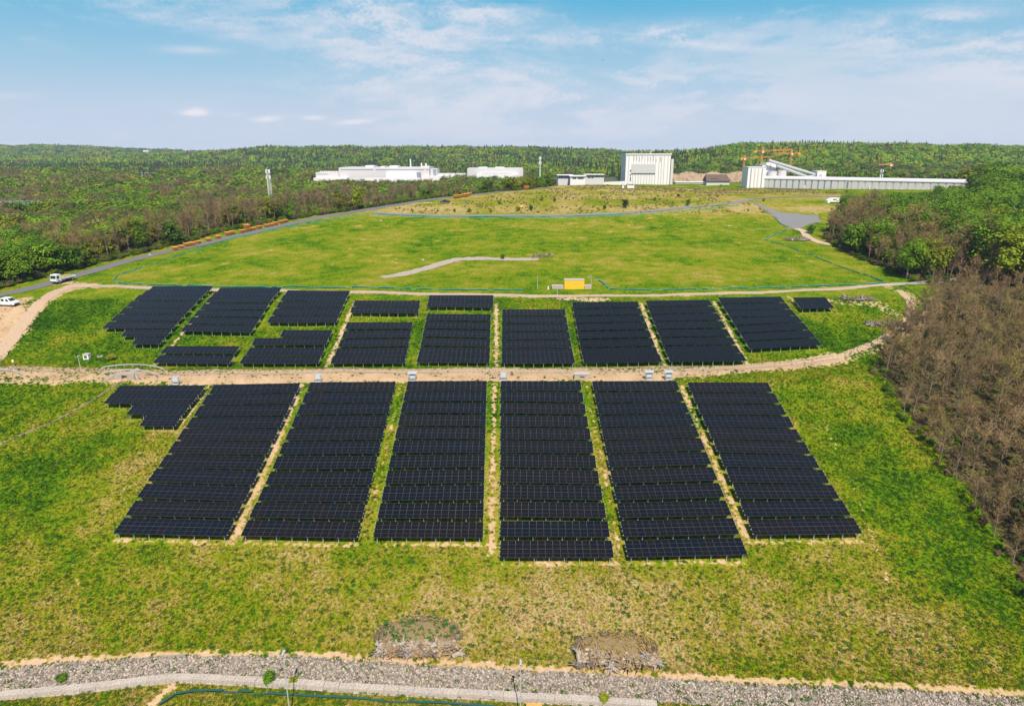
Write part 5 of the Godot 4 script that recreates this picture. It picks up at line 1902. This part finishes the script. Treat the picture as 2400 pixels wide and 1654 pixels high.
func paint_near(cv: Cover) -> void:
	var ch_soil := 0
	# dirt along the terrace road
	cv.line(0, path([[-40, 872], [100, 880], [200, 884], [380, 886], [520, 880], [720, 877], [950, 876], [1240, 874], [1400, 876], [1560, 880], [1700, 868], [1850, 858], [1960, 842]]), 4.6, 0.86, 0.7)
	cv.line(0, path([[420, 890], [700, 886], [1000, 884], [1300, 883], [1540, 886]]), 3.6, 0.95, 0.5)
	cv.line(0, path([[-40, 885], [60, 890], [160, 890]]), 3.5, 0.7)
	# sandy aisles between the columns
	for e in [[[708, 902], [548, 1262], 1.0, 0.86], [[1158, 900], [1152, 1300], 0.9, 0.72], [[1598, 905], [1755, 1275], 0.9, 0.74], [[490, 905], [430, 990], 0.8, 0.7], [[508, 690], [362, 856], 0.8, 0.66], [[830, 712], [760, 860], 0.9, 0.8], [[1163, 712], [1163, 858], 1.0, 0.82], [[1503, 712], [1558, 856], 0.9, 0.8], [[1674, 706], [1757, 856], 0.9, 0.8], [[1845, 692], [1865, 716], 0.8, 0.7], [[940, 905], [855, 1255], 0.6, 0.4], [[1376, 905], [1455, 1300], 0.6, 0.4]]:
		cv.line(0, [at(e[0][0], e[0][1]), at(e[1][0], e[1][1])], e[2], e[3], 0.8)
	# scuffed strips at the feet of the last rows
	for e in [[[270, 1266], [545, 1274]], [[570, 1272], [840, 1277]], [[880, 1276], [1140, 1277]], [[1172, 1322], [1450, 1322]], [[1480, 1322], [1750, 1316]], [[1770, 1270], [2030, 1268]]]:
		cv.line(0, [at(e[0][0], e[0][1]), at(e[1][0], e[1][1])], 0.7, 0.55, 0.8)
	# the sandy corner with the van, and the track down from it
	cv.line(0, path([[-40, 720], [20, 730], [15, 780], [-30, 800]]), 7.0, 0.95)
	cv.dab(0, at(45, 705), 5.0, 0.9)
	cv.line(0, path([[215, 668], [150, 680], [100, 706], [60, 748], [25, 792], [0, 825]]), 3.4, 0.9)
	cv.line(0, path([[100, 668], [160, 662], [230, 672]]), 2.5, 0.8)
	cv.line(0, path([[215, 670], [300, 674], [420, 677]]), 2.0, 0.7)
	# along the upper track
	cv.line(0, path([[330, 674], [700, 684], [1200, 694], [1600, 692], [2000, 676]]), 1.9, 0.5)
	cv.line(0, path([[1310, 700], [1420, 702]]), 2.2, 0.72)
	cv.line(0, path([[2080, 672], [2130, 690], [2160, 720], [2150, 760], [2090, 800], [1990, 840]]), 2.8, 0.45)
	cv.line(0, path([[1950, 706], [2060, 712], [2110, 745]]), 3.0, 0.45)
	# bare margin above the riprap, and the stones' bed
	cv.line(0, path([[-60, 1566], [0, 1556], [130, 1547], [310, 1538], [500, 1532], [680, 1532], [880, 1544], [1040, 1555], [1240, 1566], [1450, 1578], [1660, 1589], [1870, 1598], [2070, 1606], [2250, 1616], [2420, 1628]]), 0.8, 0.9, 0.8)
	cv.line(0, path([[-60, 1600], [310, 1570], [680, 1568], [1040, 1590], [1450, 1612], [1870, 1634], [2420, 1670]]), 2.4, 0.5)
	cv.line(0, path([[345, 1660], [405, 1608]]), 0.7, 0.9)
	# the ditch that runs down from the culvert
	cv.line(0, path([[285, 893], [235, 925], [150, 975], [60, 1015], [-20, 1045]]), 0.6, 0.5)
	# worn lines across the grass
	cv.line(0, path([[165, 1310], [180, 1368]]), 0.25, 0.6)
	cv.line(0, path([[1930, 980], [2000, 1130], [2085, 1370], [2095, 1420]]), 0.3, 0.5)
	# dry grass
	for e in [[700, 1400, 28, 0.34], [1000, 1420, 28, 0.44], [1300, 1440, 28, 0.48], [1560, 1450, 26, 0.48], [1760, 1420, 20, 0.38], [1900, 1500, 18, 0.34], [2150, 1540, 18, 0.24], [400, 1420, 24, 0.32], [150, 1450, 24, 0.28], [60, 1330, 20, 0.2], [220, 1270, 16, 0.2], [2130, 1480, 16, 0.3], [2080, 1350, 12, 0.22], [330, 1090, 12, 0.3], [400, 1010, 8, 0.3], [200, 1180, 12, 0.14], [1900, 1100, 12, 0.3], [1860, 1000, 8, 0.24], [2010, 1250, 14, 0.24], [2130, 1420, 14, 0.2], [1990, 1160, 9, 0.2]]:
		cv.dab(1, at(e[0], e[1]), e[2], e[3], 1.0)
	for e in [[[1158, 900], [1152, 1300]], [[940, 905], [855, 1255]], [[1376, 905], [1455, 1300]], [[1598, 905], [1755, 1275]], [[708, 902], [548, 1262]]]:
		cv.line(1, [at(e[0][0], e[0][1]).lerp(at(e[1][0], e[1][1]), 0.35), at(e[1][0], e[1][1])], 1.8, 0.3)
	for i in 30:   # the upper meadow is half dry
		cv.dab(1, Vector3(-130.0 + (i % 10) * 28.0, 0, -228.0 - int(i / 10.0) * 32.0), 30.0, 0.09, 1.0)
	for e in [[560, 640], [700, 632], [330, 655], [900, 655], [1400, 660], [1700, 655]]:
		cv.dab(1, at(e[0], e[1]), 16.0, 0.18, 1.0)
	var rm := rn(15)
	for i in 260:   # the meadow's own patches, dry and lush
		var d := rm.randf_range(206.0, 300.0)
		var p := Vector3(rm.randf_range(-140.0, 125.0), 0, -d)
		cv.dab(1 if i % 2 else 2, p, rm.randf_range(1.0, 4.0), rm.randf_range(0.2, 0.5), 1.0)
		if i % 5 == 0:
			cv.dab(0, p + Vector3(rm.randf_range(-9, 9), 0, 5), rm.randf_range(0.5, 1.6), rm.randf_range(0.45, 0.7), 1.0)
	# lush grass
	for e in [[80, 950, 22, 0.36], [180, 910, 16, 0.4], [80, 760, 22, 0.62], [200, 740, 22, 0.62], [240, 810, 18, 0.5], [1880, 930, 14, 0.35], [1960, 990, 12, 0.25], [2080, 1180, 10, 0.25], [2150, 1350, 10, 0.2], [1950, 780, 16, 0.4], [1700, 850, 12, 0.4], [60, 1250, 16, 0.22], [100, 1080, 20, 0.12]]:
		cv.dab(2, at(e[0], e[1]), e[2], e[3], 1.0)
	for i in 9:
		cv.dab(2, Vector3(-90.0 + i * 22.0, 0, -170.0), 17.0, 0.4, 1.0)
	cv.line(2, path([[480, 856], [900, 858], [1300, 857], [1700, 853]]), 2.2, 0.5)
	# litter under the trees
	for j in range(74, 300, 4):
		var d := float(j)
		var x := lerp_list(RIGHTX, d)
		cv.line(3, [Vector3(x + 7.0, 0, -d), Vector3(x + 90.0, 0, -d)], 5.5, 0.95)
		if d > 184.0:
			var l := lerp_list(ROADX, d)
			cv.line(3, [Vector3(l - 15.0, 0, -d), Vector3(l - 110.0, 0, -d)], 6.0, 0.85)

func paint_mid(cv: Cover) -> void:
	for i in 60:
		cv.dab(1, Vector3(-90.0 + (i % 10) * 30.0, 0, -310.0 - int(i / 10.0) * 40.0), 34.0, 0.1 if i < 10 else 0.58, 1.0)
	var rm := rn(16)
	for i in 420:
		var p := Vector3(rm.randf_range(-110.0, 260.0), 0, -rm.randf_range(300.0, 560.0))
		cv.dab(1 if i % 3 else 2, p, rm.randf_range(1.5, 7.0), rm.randf_range(0.3, 0.7), 1.0)
		if i % 3 == 0 and p.z < -345.0:
			cv.dab(0, p + Vector3(4, 0, 5), rm.randf_range(0.8, 3.0), rm.randf_range(0.4, 0.7), 1.0)
	# dry reeds and bare ground on the plateau
	for e in [[960, 487, 9], [1010, 487, 9], [1060, 488, 8], [1180, 485, 9], [1220, 482, 9], [1480, 445, 14], [1560, 450, 14], [1640, 462, 12], [1500, 460, 10], [1350, 452, 12], [1700, 450, 12]]:
		cv.dab(1, at(e[0], e[1]), e[2], 0.62, 0.9)
	for e in [[1000, 489, 4, 0.45], [1220, 486, 4, 0.4], [1465, 449, 7, 0.75], [1520, 447, 6, 0.6], [1590, 437, 9, 0.75], [1650, 436, 8, 0.7], [1740, 441, 8, 0.6], [1300, 448, 6, 0.5], [1660, 473, 4, 0.4], [905, 474, 3, 0.7], [1000, 474, 2.5, 0.7], [1440, 528, 2.5, 0.72], [1395, 515, 2.0, 0.6], [1475, 528, 2.0, 0.6], [1440, 545, 3.0, 0.5], [1480, 520, 2.5, 0.6], [985, 588, 3.0, 0.6], [960, 595, 2.0, 0.6], [1330, 545, 2.0, 0.7], [1345, 556, 1.5, 0.7]]:
		cv.dab(0, at(e[0], e[1]), e[2], e[3])
	cv.line(0, path([[880, 488], [930, 478], [1000, 474], [1100, 474], [1150, 471]]), 1.6, 0.75)
	cv.line(0, path([[1560, 504], [1600, 512], [1660, 520], [1720, 530]]), 2.0, 0.42)
	for j in range(300, 690, 8):
		var d := float(j)
		var x := lerp_list(RIGHTX, d)
		cv.line(3, [Vector3(x + 8.0, 0, -d), Vector3(x + 160.0, 0, -d)], 8.0, 0.85)
		var l := lerp_list(ROADX, d)
		cv.line(3, [Vector3(l - 16.0, 0, -d), Vector3(l - 340.0, 0, -d)], 8.0, 0.85)

func roads() -> void:
	strip("road", path([[-40, 700], [0, 690], [45, 682], [110, 665], [180, 645], [260, 622], [345, 600], [435, 580], [520, 560], [600, 543], [700, 520], [800, 501], [862, 491], [930, 480], [1000, 469], [1100, 457], [1200, 447], [1290, 439]]), 5.2, M.asphalt, 0.1, 0.04, 1)
	strip("dirt_track", path([[-60, 866], [0, 864], [60, 863], [150, 868], [300, 871], [420, 874], [600, 872], [900, 870], [1200, 868], [1500, 865], [1700, 862], [1850, 853], [1960, 838]]), 3.3, M.dirt, 0.07, 0.12, 2)
	strip("dirt_track", path([[1945, 842], [1990, 828], [2040, 808], [2090, 782], [2128, 750], [2135, 715], [2108, 680]]), 1.9, M.dirt, 0.072, 0.2, 12)
	strip("dirt_track", path([[150, 671], [215, 670], [330, 674], [500, 680], [700, 683], [976, 689], [1200, 692], [1400, 693], [1600, 690], [1800, 685], [1950, 678], [2050, 669], [2110, 666]]), 2.6, M.dirt_pale, 0.07, 0.10, 3)
	strip("dirt_track", path([[190, 666], [140, 680], [100, 704], [62, 746], [28, 792], [0, 828], [-20, 850]]), 3.6, M.dirt, 0.075, 0.14, 4)
	strip("gravel_track", path([[870, 497], [930, 502], [993, 504], [1114, 505.5], [1287, 505.5], [1400, 502], [1500, 497], [1560, 491], [1660, 482], [1720, 475], [1757, 468]]), 4.0, M.gravel_grey, 0.16, 0.08, 5)
	strip("gravel_track", path([[1757, 467], [1800, 464], [1870, 461.5], [1980, 461]]), 3.0, M.gravel_grey, 0.2, 0.1, 6)
	strip("gravel_path", path([[895, 650], [942, 643], [1011, 625], [1063, 610], [1114, 606], [1201, 608], [1262, 607]]), 4.4, M.gravel_pink, 0.09, 0.22, 7)
	strip("gravel_path", path([[1868, 536], [1884, 543], [1893, 555], [1918, 567], [1957, 575], [2010, 583], [2060, 590]]), 3.2, M.dirt_pale, 0.16, 0.12, 8)
	strip("paved_path", path([[2095, 666], [2150, 664], [2215, 658], [2290, 652]]), 2.4, M.concrete2, 0.12, 0.04, 9)
	patch("gravel_lot", path([[1757, 466], [1790, 483], [1826, 497], [1915, 506], [1925, 520], [1880, 533], [1864, 538], [1840, 528], [1814, 506], [1776, 480]]), M.gravel_grey, 0.14)
	var main_track := path([[-60, 866], [0, 864], [60, 863], [150, 868], [300, 871], [420, 874], [600, 872], [900, 870], [1200, 868], [1500, 865], [1700, 862], [1850, 853], [1960, 838]])
	var upper_track := path([[215, 670], [330, 674], [500, 680], [700, 683], [976, 689], [1200, 692], [1400, 693], [1600, 690], [1800, 685], [1950, 678], [2050, 669]])
	for off in [-0.85, 0.85]:   # wheel ruts worn into the tracks
		strip("wheel_rut", beside(main_track, off), 0.5, M.rut, 0.078, 0.3, 40)
		strip("wheel_rut", beside(upper_track, off * 0.75), 0.4, M.rut, 0.078, 0.3, 41)
	strip("gravel_bed", path([[-60, 1602], [0, 1594], [130, 1582], [310, 1569], [420, 1562], [680, 1567], [880, 1579], [1040, 1590], [1240, 1601], [1450, 1613], [1660, 1625], [1870, 1636], [2070, 1645], [2250, 1657], [2420, 1670]]), 3.2, M.gravel_bed, 0.045, 0.16, 42)
	strip("ditch", path([[285, 893], [235, 925], [150, 975], [60, 1015], [-20, 1045]]), 0.6, M.ditch, 0.05, 0.4, 10)

func sand_face() -> void:
	var r := rn(50)
	var b := MB.new()
	var d := 760.0
	var g := []
	for i in 41:
		var px := 1572.0 + i * 4.6
		var row := []
		for j in 6:
			var py := 428.0 - (428.0 - (404.5 + 3.0 * sin(i * 0.5) + r.randf_range(-1.2, 1.2))) * j / 5.0
			row.append(far(px, py, d + j * 5.0 + r.randf_range(-3, 3)))
		g.append(row)
	for i in 40:
		for j in 5:
			b.quad(g[i][j], g[i + 1][j], g[i + 1][j + 1], g[i][j + 1])
	struct("sand_face", b.mesh(M.cliff))

func site_things() -> void:
	var rp := path([[260, 622], [110, 665]])
	truck(at(150, 660) + Vector3(0, 0.12, 0), facing(rp[0], rp[1]))
	var vp := at(17, 716)
	van(vp + Vector3(0.3, 0.02, 0), -0.12)
	pickup(at(1043, 476.5) + Vector3(0, 0.15, 0), 0.2 + PI)
	# skips along the road
	var road_dir := facing(at(430, 585), at(600, 545))
	var spots := [[410, 586, 0], [424, 582, 0], [437, 577, 0], [450, 575, 0], [464, 571, 0], [488, 565, 1], [510, 559, 1], [533, 551, 0], [544, 548, 0], [567, 545, 1], [579, 542.5, 1], [592, 539.5, 0], [607, 535.5, 1], [624, 532, 0], [635, 530, 0], [645, 527, 0], [658, 523, 0], [668, 520.5, 0]]
	var r := rn(66)
	for e in spots:
		var p := at(e[0], e[1]) + Vector3(0, 0.08, 0)
		skip(p, road_dir + 1.25 + r.randf_range(-0.1, 0.1), "orange skip in the row along the road, %s" % ("among the close-set ones" if e[0] < 480 else ("among the spaced ones" if e[0] < 600 else "where the row thins out uphill")), r.randf_range(0.78, 0.9), "skips along the road", e[2])
	skip(at(579, 542.5) + Vector3(0, 1.6, 0), road_dir + 1.25, "orange skip stacked on top of another skip", 1.0, "", 0)
	for e in [[1068, 464.5, 0], [1077, 463.5, 0], [1087, 461.5, 0], [1093, 460.5, 0], [1100, 458.5, 0]]:
		skip(at(e[0], e[1]) + Vector3(0, 0.2, 0), 1.4, "orange skip in the cluster beyond the black pickup", 1.05, "skips beyond the pickup", 0)
	for e in [[1205, 446.5], [1212, 446.0], [1234, 444.0]]:
		skip(at(e[0], e[1]) + Vector3(0, 0.2, 0), 1.4, "orange skip standing alone far along the road", 1.25, "skips far along the road", 0)
	# lamp masts
	lamp_mast(gp(-26.5, 66.0), 9.2, "tall grey lamp mast casting its shadow beside the spiky shrub", "")
	lamp_mast(gp(1.0, 65.8), 8.1, "tall grey lamp mast with its shadow on bare stones", "")
	lamp_mast(at(188, 866), 3.2, "short lamp mast beside the white concrete box", "")
	# concrete shaft boxes on the green slope
	var c := at(204, 840)
	var t := thing("shaft_box", "white square shaft box with a dark opening on the grass", "shaft box", c)
	part("body", bxm(M.white_paint, -0.65, -0.2, -0.6, 0.65, 1.1, 0.6), t)
	part("hatch", bxm(M.fac_dark, -0.38, 0.25, 0.6, 0.3, 0.9, 0.63), t)
	part("cover", bxm(M.concrete3, -0.7, 1.1, -0.65, 0.7, 1.2, 0.65), t)
	var c2 := at(236, 835)
	var t2 := thing("shaft_cover", "flat grey shaft cover lying in the grass", "shaft cover", c2)
	part("slab", bxm(M.concrete2, -0.8, -0.1, -0.4, 0.5, 0.18, 0.4), t2)
	part("lid", bxm(M.dark_steel, -0.6, 0.18, -0.2, -0.1, 0.24, 0.25), t2)
	gas_well(at(31, 857))
	# racks along the road
	inverter_rack(at(413, 900), "open inverter rack beside the green strip near the culvert", 0)
	inverter_rack(at(746, 894), "open inverter rack above full column two", 0)
	inverter_rack(at(967, 892), "roofed inverter rack above full column three", 1)
	inverter_rack(at(1180, 890), "open inverter rack above full column four", 0)
	inverter_rack(at(1521, 889), "roofed inverter rack next to the twin rack", 1)
	inverter_rack(at(1567, 889), "roofed inverter rack at the end of column five", 1)
	var s := at(1363, 886)
	var st := thing("transformer_slab", "low pale concrete transformer box on a gravel pad", "transformer", s)
	part("body", bxm(M.concrete, -1.6, -0.2, -1.1, 1.7, 0.95, 0.6), st)
	part("cover", bxm(M.concrete3, -1.68, 0.95, -1.2, 1.78, 1.08, 0.68), st)
	part("vent", bxm(M.fac_dark, -0.4, 0.3, 0.6, 0.6, 0.62, 0.63), st)
	part("side_vent", bxm(M.fac_dark, -1.63, 0.2, -0.8, -1.6, 0.8, 0.4), st)
	# rails and culvert
	culvert()
	guard_rail(path([[232, 869], [262, 864], [300, 861], [340, 862], [385, 870]]), "steel guard rail on the field side of the culvert", M.galv_bright)
	guard_rail(path([[236, 879], [268, 876], [298, 873], [330, 875], [367, 882]]), "steel guard rail over the culvert mouth", M.galv_bright)
	guard_rail(path([[-40, 866], [0, 871], [20, 873], [45, 877]]), "steel guard rail ending beside the sandy track", M.galv_bright)
	guard_rail(path([[2108, 672], [2130, 684], [2155, 702], [2178, 728]]), "dark curved guard rail at the paved crossing", M.dark_steel)
	guard_rail(path([[2115, 669], [2165, 665], [2215, 660], [2255, 656]]), "pale guard rail along the paved crossing", M.galv)
	station()
	# fences
	fence(path([[1737, 481], [1659, 490], [1555, 499], [1500, 504], [1287, 511], [1114, 511], [993, 509], [893, 504], [852, 504], [800, 511], [711, 526], [622, 542], [511, 569], [435, 594], [345, 623], [276, 645], [266, 656], [276, 664], [311, 666], [449, 670], [700, 673], [976, 677], [1090, 680], [1225, 681]]), 0.45, "teal amphibian fence round the meadow's road side", M.fence_green)
	fence(path([[1394, 654], [1411, 661], [1429, 678], [1500, 680], [1659, 678], [1790, 675], [1918, 671], [2078, 664]]), 0.45, "teal amphibian fence from the container along the track", M.fence_green)
	fence(path([[2078, 664], [2032, 646], [1911, 602], [1851, 580], [1794, 563], [1806, 555], [1845, 537], [1830, 524], [1815, 511]]), 0.45, "teal amphibian fence climbing beside the woods", M.fence_green)
	fence(path([[365, 1662], [373, 1654], [412, 1630], [451, 1623], [525, 1621], [661, 1630], [777, 1636], [900, 1642], [955, 1646], [1072, 1652], [1160, 1658]]), 0.5, "dark green silt fence below the concrete block wall", M.fence_dark)
	concrete_wall()
	riprap()
	habitat("reptile_refuge", "mound of torn-out stumps and branches grown with green herbs", at(980, 1495), 11.0, 5.2, 21, true)
	habitat("reptile_refuge", "mound of torn-out stumps with a sandy middle and branch bow", at(1440, 1525), 10.6, 4.4, 22, false)
	root_pile("root_pile", "heap of pale roots in the grass under the upper track", at(2012, 702), 9.0, 3.0, 31, 70)
	root_pile("root_pile", "long heap of branches beside the bare thicket", at(2075, 762), 11.0, 2.4, 32, 70)
	root_pile("stone_bed", "oval bed of pale logs ringed by a green fence", at(1868, 562), 9.0, 2.6, 33, 60)
	var ov := []
	for i in 15:
		var a := TAU * i / 14.0
		var cc := at(1868, 562)
		ov.append(gp(cc.x + cos(a) * 5.6, -cc.z + sin(a) * 2.4))
	fence(ov, 0.35, "small green fence ring round the oval log bed", M.fence_dark)
	root_pile("rubble_heap", "grey rubble heap at the end of the gravel path", at(1270, 602), 7.0, 3.0, 34, 40)
	shrub(at(630, 1600), 1.7, 0.85, M.leaf1, "spiky green shrub growing out of the riprap", 91)
	shrub(at(687, 1603), 1.0, 0.5, M.leaf2, "small yellow green shrub in the lamp mast's shadow", 92)
	shrub(at(1415, 1646), 1.3, 0.6, M.leaf5, "olive shrub above the end of the block wall", 93)
	shrub(at(145, 1592), 0.7, 0.7, M.leaf3, "low green weed cushion on the riprap", 94)
	shrub(at(262, 842), 1.6, 1.3, M.leaf5, "yellow green bush on the slope above the culvert", 95)
	var o := at(1252, 1672)
	var ot := thing("orange_box", "orange steel box half hidden below the block wall", "steel box", o)
	part("tub", bxm(M.skip_orange, -0.9, -0.2, -0.7, 0.9, 0.75, 0.7), ot)
	part("lid", bxm(M.skip_light, -0.95, 0.75, -0.75, 0.95, 0.83, 0.75), ot)
	var cv := at(1955, 475)
	var ct := thing("caravan", "white caravan parked on the grass before the birch wood", "caravan", cv, 0.25)
	part("body", prism([[-2.9, 0.5], [2.9, 0.5], [3.0, 1.6], [2.6, 2.6], [-2.5, 2.65], [-3.0, 1.6]], -1.1, 1.1, M.white_paint), ct)
	part("window", bxm(M.fac_dark, -1.6, 1.4, 1.1, 0.6, 2.0, 1.13), ct)
	part("awning", prism([[-4.6, 0.0], [-3.0, 0.0], [-3.0, 2.0], [-4.6, 1.4]], -0.9, 0.9, M.white_paint), ct)
	for sx in [-0.5, 0.4]:
		wheel(ct, Vector3(sx, 0.32, 0.95), 0.32, 0.2)
	var yl := at(1222, 488)
	var yt := thing("yellow_machine", "small yellow machine standing in the dry reeds", "machine", yl)
	part("body", bxm(M.yellow, -0.7, 0.4, -0.9, 0.7, 1.8, 0.9), yt)
	part("cab", bxm(M.fac_dark, -0.55, 1.8, -0.5, 0.55, 2.8, 0.5), yt)
	part("roof", bxm(M.yellow, -0.65, 2.8, -0.6, 0.65, 2.95, 0.6), yt)
	for s2 in [-1, 1]:
		part("crawler_track", bxm(M.rubber, s2 * 0.75 - 0.2, -0.05, -1.1, s2 * 0.75 + 0.2, 0.5, 1.1), yt)
	var rk := rn(71)
	for e in [[991, 610, 0.7, "white boulder alone on the meadow grass"], [893, 517, 0.6, "pale stone beside the meadow's top fence"], [1913, 503, 1.0, "pale boulder at the edge of the gravel lot"], [350, 598, 0.8, "white stone on the verge of the asphalt road"]]:
		whole("boulder", stone(rk, Vector3(1.0, 0.6, 0.8) * e[2], M.concrete3), e[3], "boulder", at(e[0], e[1]) + Vector3(0, 0.2 * e[2], 0))
	var bird := MB.new()
	for s3 in [-1, 1]:
		bird.tri(Vector3(0, 0, -0.15), Vector3(s3 * 0.7, 0.22, 0.1), Vector3(0, 0, 0.2))
	bird.tube(Vector3(0, 0, -0.35), Vector3(0, 0, 0.35), 0.05, 0.09, 6)
	whole("bird", bird.mesh(M.dark_steel), "dark bird flying high against the pale sky", "bird", far(1414, 141, 190.0))

func gas_well(p: Vector3) -> void:
	var t := thing("gas_well", "grey gas well pipe with a pale yellow cap beside the track", "gas well", p)
	var b := MB.new()
	b.tube(Vector3(0, -0.2, 0), Vector3(0, 0.95, 0), 0.11, 0.1, 10)
	part("pipe", b.mesh(M.galv), t)
	var h := MB.new()
	h.tube(Vector3(0, 0.9, 0), Vector3(0, 1.35, 0), 0.26, 0.24, 12)
	h.tube(Vector3(0, 1.35, 0), Vector3(0, 1.5, 0), 0.24, 0.08, 12)
	part("cap", h.mesh(M.vest), t)
	part("valve", bxm(M.dark_steel, 0.1, 0.5, -0.06, 0.42, 0.64, 0.06), t)

func beside(pts: Array, off: float) -> Array:   # the same line, moved sideways
	var out := []
	for i in pts.size():
		var t: Vector3 = pts[mini(i + 1, pts.size() - 1)] - pts[maxi(i - 1, 0)]
		t.y = 0.0
		t = t.normalized()
		out.append(pts[i] + Vector3(-t.z, 0, t.x) * off)
	return out

func _ready() -> void:
	# camera, sky, sun, exposure
	na.seed = 21
	na.frequency = 0.03
	na.fractal_octaves = 2
	nb.seed = 22
	nb.frequency = 0.12
	nb.fractal_octaves = 2
	make_profile()
	var cam := Camera3D.new()
	cam.name = "camera"
	cam.fov = rad_to_deg(2.0 * atan(827.0 / F))
	cam.near = 0.5
	cam.far = 6000.0
	add_child(cam)
	cam.position = Vector3(0, CY, 0)
	cam.rotation.x = -PITCH
	cam.current = true
	var env := Environment.new()
	env.background_mode = Environment.BG_SKY
	env.sky = Sky.new()
	env.sky.sky_material = make_sky()
	env.background_energy_multiplier = 0.68
	env.tonemap_mode = Environment.TONE_MAPPER_LINEAR
	env.tonemap_exposure = 1.5
	env.sdfgi_enabled = true
	env.ssao_enabled = true
	env.ssil_enabled = true
	env.fog_enabled = true
	env.fog_density = 0.00008
	env.fog_light_color = Color(0.80, 0.87, 0.97)
	var we := WorldEnvironment.new()
	we.name = "environment"
	we.environment = env
	add_child(we)
	var sun := DirectionalLight3D.new()
	sun.name = "sun"
	sun.light_energy = 1.5
	sun.light_angular_distance = 0.5
	sun.light_color = Color(1.0, 0.965, 0.90)
	sun.shadow_enabled = true
	add_child(sun)
	sun.look_at_from_position(Vector3.ZERO, Vector3(-0.125, -0.996, -0.7505), Vector3.UP)
	materials()
	M.vest = mat(0.75, 0.62, 0.14, 0.8)
	print("sky ", Time.get_ticks_msec())
	# the ground
	var near_r := Vector4(-232, 232, 36, 302)
	var cv := Cover.new(1024, 588, near_r)
	paint_near(cv)
	near_img = cover_image(cv, 2048, 1174, 100)
	var mid_r := Vector4(-420, 420, 296, 704)
	var cm := Cover.new(512, 248, mid_r)
	paint_mid(cm)
	mid_img = cover_image(cm, 1400, 680, 200)
	print("covers ", Time.get_ticks_msec())
	var relief := FastNoiseLite.new()
	relief.frequency = 0.4
	relief.fractal_octaves = 2
	var rel := ImageTexture.create_from_image(relief.get_image(2048, 1174))
	var gm := StandardMaterial3D.new()
	gm.albedo_texture = ImageTexture.create_from_image(near_img)
	gm.roughness = 1.0
	gm.specular_mode = BaseMaterial3D.SPECULAR_DISABLED
	gm.heightmap_enabled = true
	gm.heightmap_texture = rel
	gm.heightmap_scale = 12.0
	gm.texture_repeat = false
	struct("ground", ground_mesh(-232, 232, 20, 302, 2.0, gm, near_r))
	var pm := StandardMaterial3D.new()
	pm.albedo_texture = ImageTexture.create_from_image(mid_img)
	pm.roughness = 1.0
	pm.specular_mode = BaseMaterial3D.SPECULAR_DISABLED
	pm.texture_repeat = false
	struct("plateau_ground", ground_mesh(-620, 620, 302, 702, 5.0, pm, mid_r))
	for s in [-1, 1]:   # ground beside the hillside, out of the frame
		struct("side_ground", ground_mesh(-620 if s < 0 else 232, -232 if s < 0 else 620, 22, 302, 4.0, M.hill, near_r))
	struct("hills", hills_mesh(M.hill))
	roads()
	sand_face()
	print("ground ", Time.get_ticks_msec())
	# what the woods must leave open: [x0, x1, y0, y1, distance]
	windows = [[732, 1030, 380, 420, 965], [1090, 1230, 388, 410, 955], [1304, 1420, 405, 430, 600], [1460, 1585, 355, 432, 650], [1750, 1945, 370, 434, 600], [1770, 2190, 414, 446, 540], [2190, 2275, 414, 430, 500], [50, 106, 474, 492, 450], [0, 48, 472, 480, 450], [620, 634, 394, 425, 515], [1262, 1270, 364, 408, 680], [1740, 1880, 342, 378, 900], [326, 356, 403, 409, 1030], [1580, 1745, 405, 428, 755], [1655, 1715, 408, 426, 600], [225, 250, 505, 545, 240], [1945, 1970, 460, 476, 370], [334, 346, 350, 357, 2490]]
	factories()
	silo_works()
	forest_buildings()
	print("buildings ", Time.get_ticks_msec())
	solar_farm()
	print("solar ", Time.get_ticks_msec())
	woods()
	print("woods ", Time.get_ticks_msec())
	site_things()
	grass_tufts()
	print("done ", Time.get_ticks_msec())
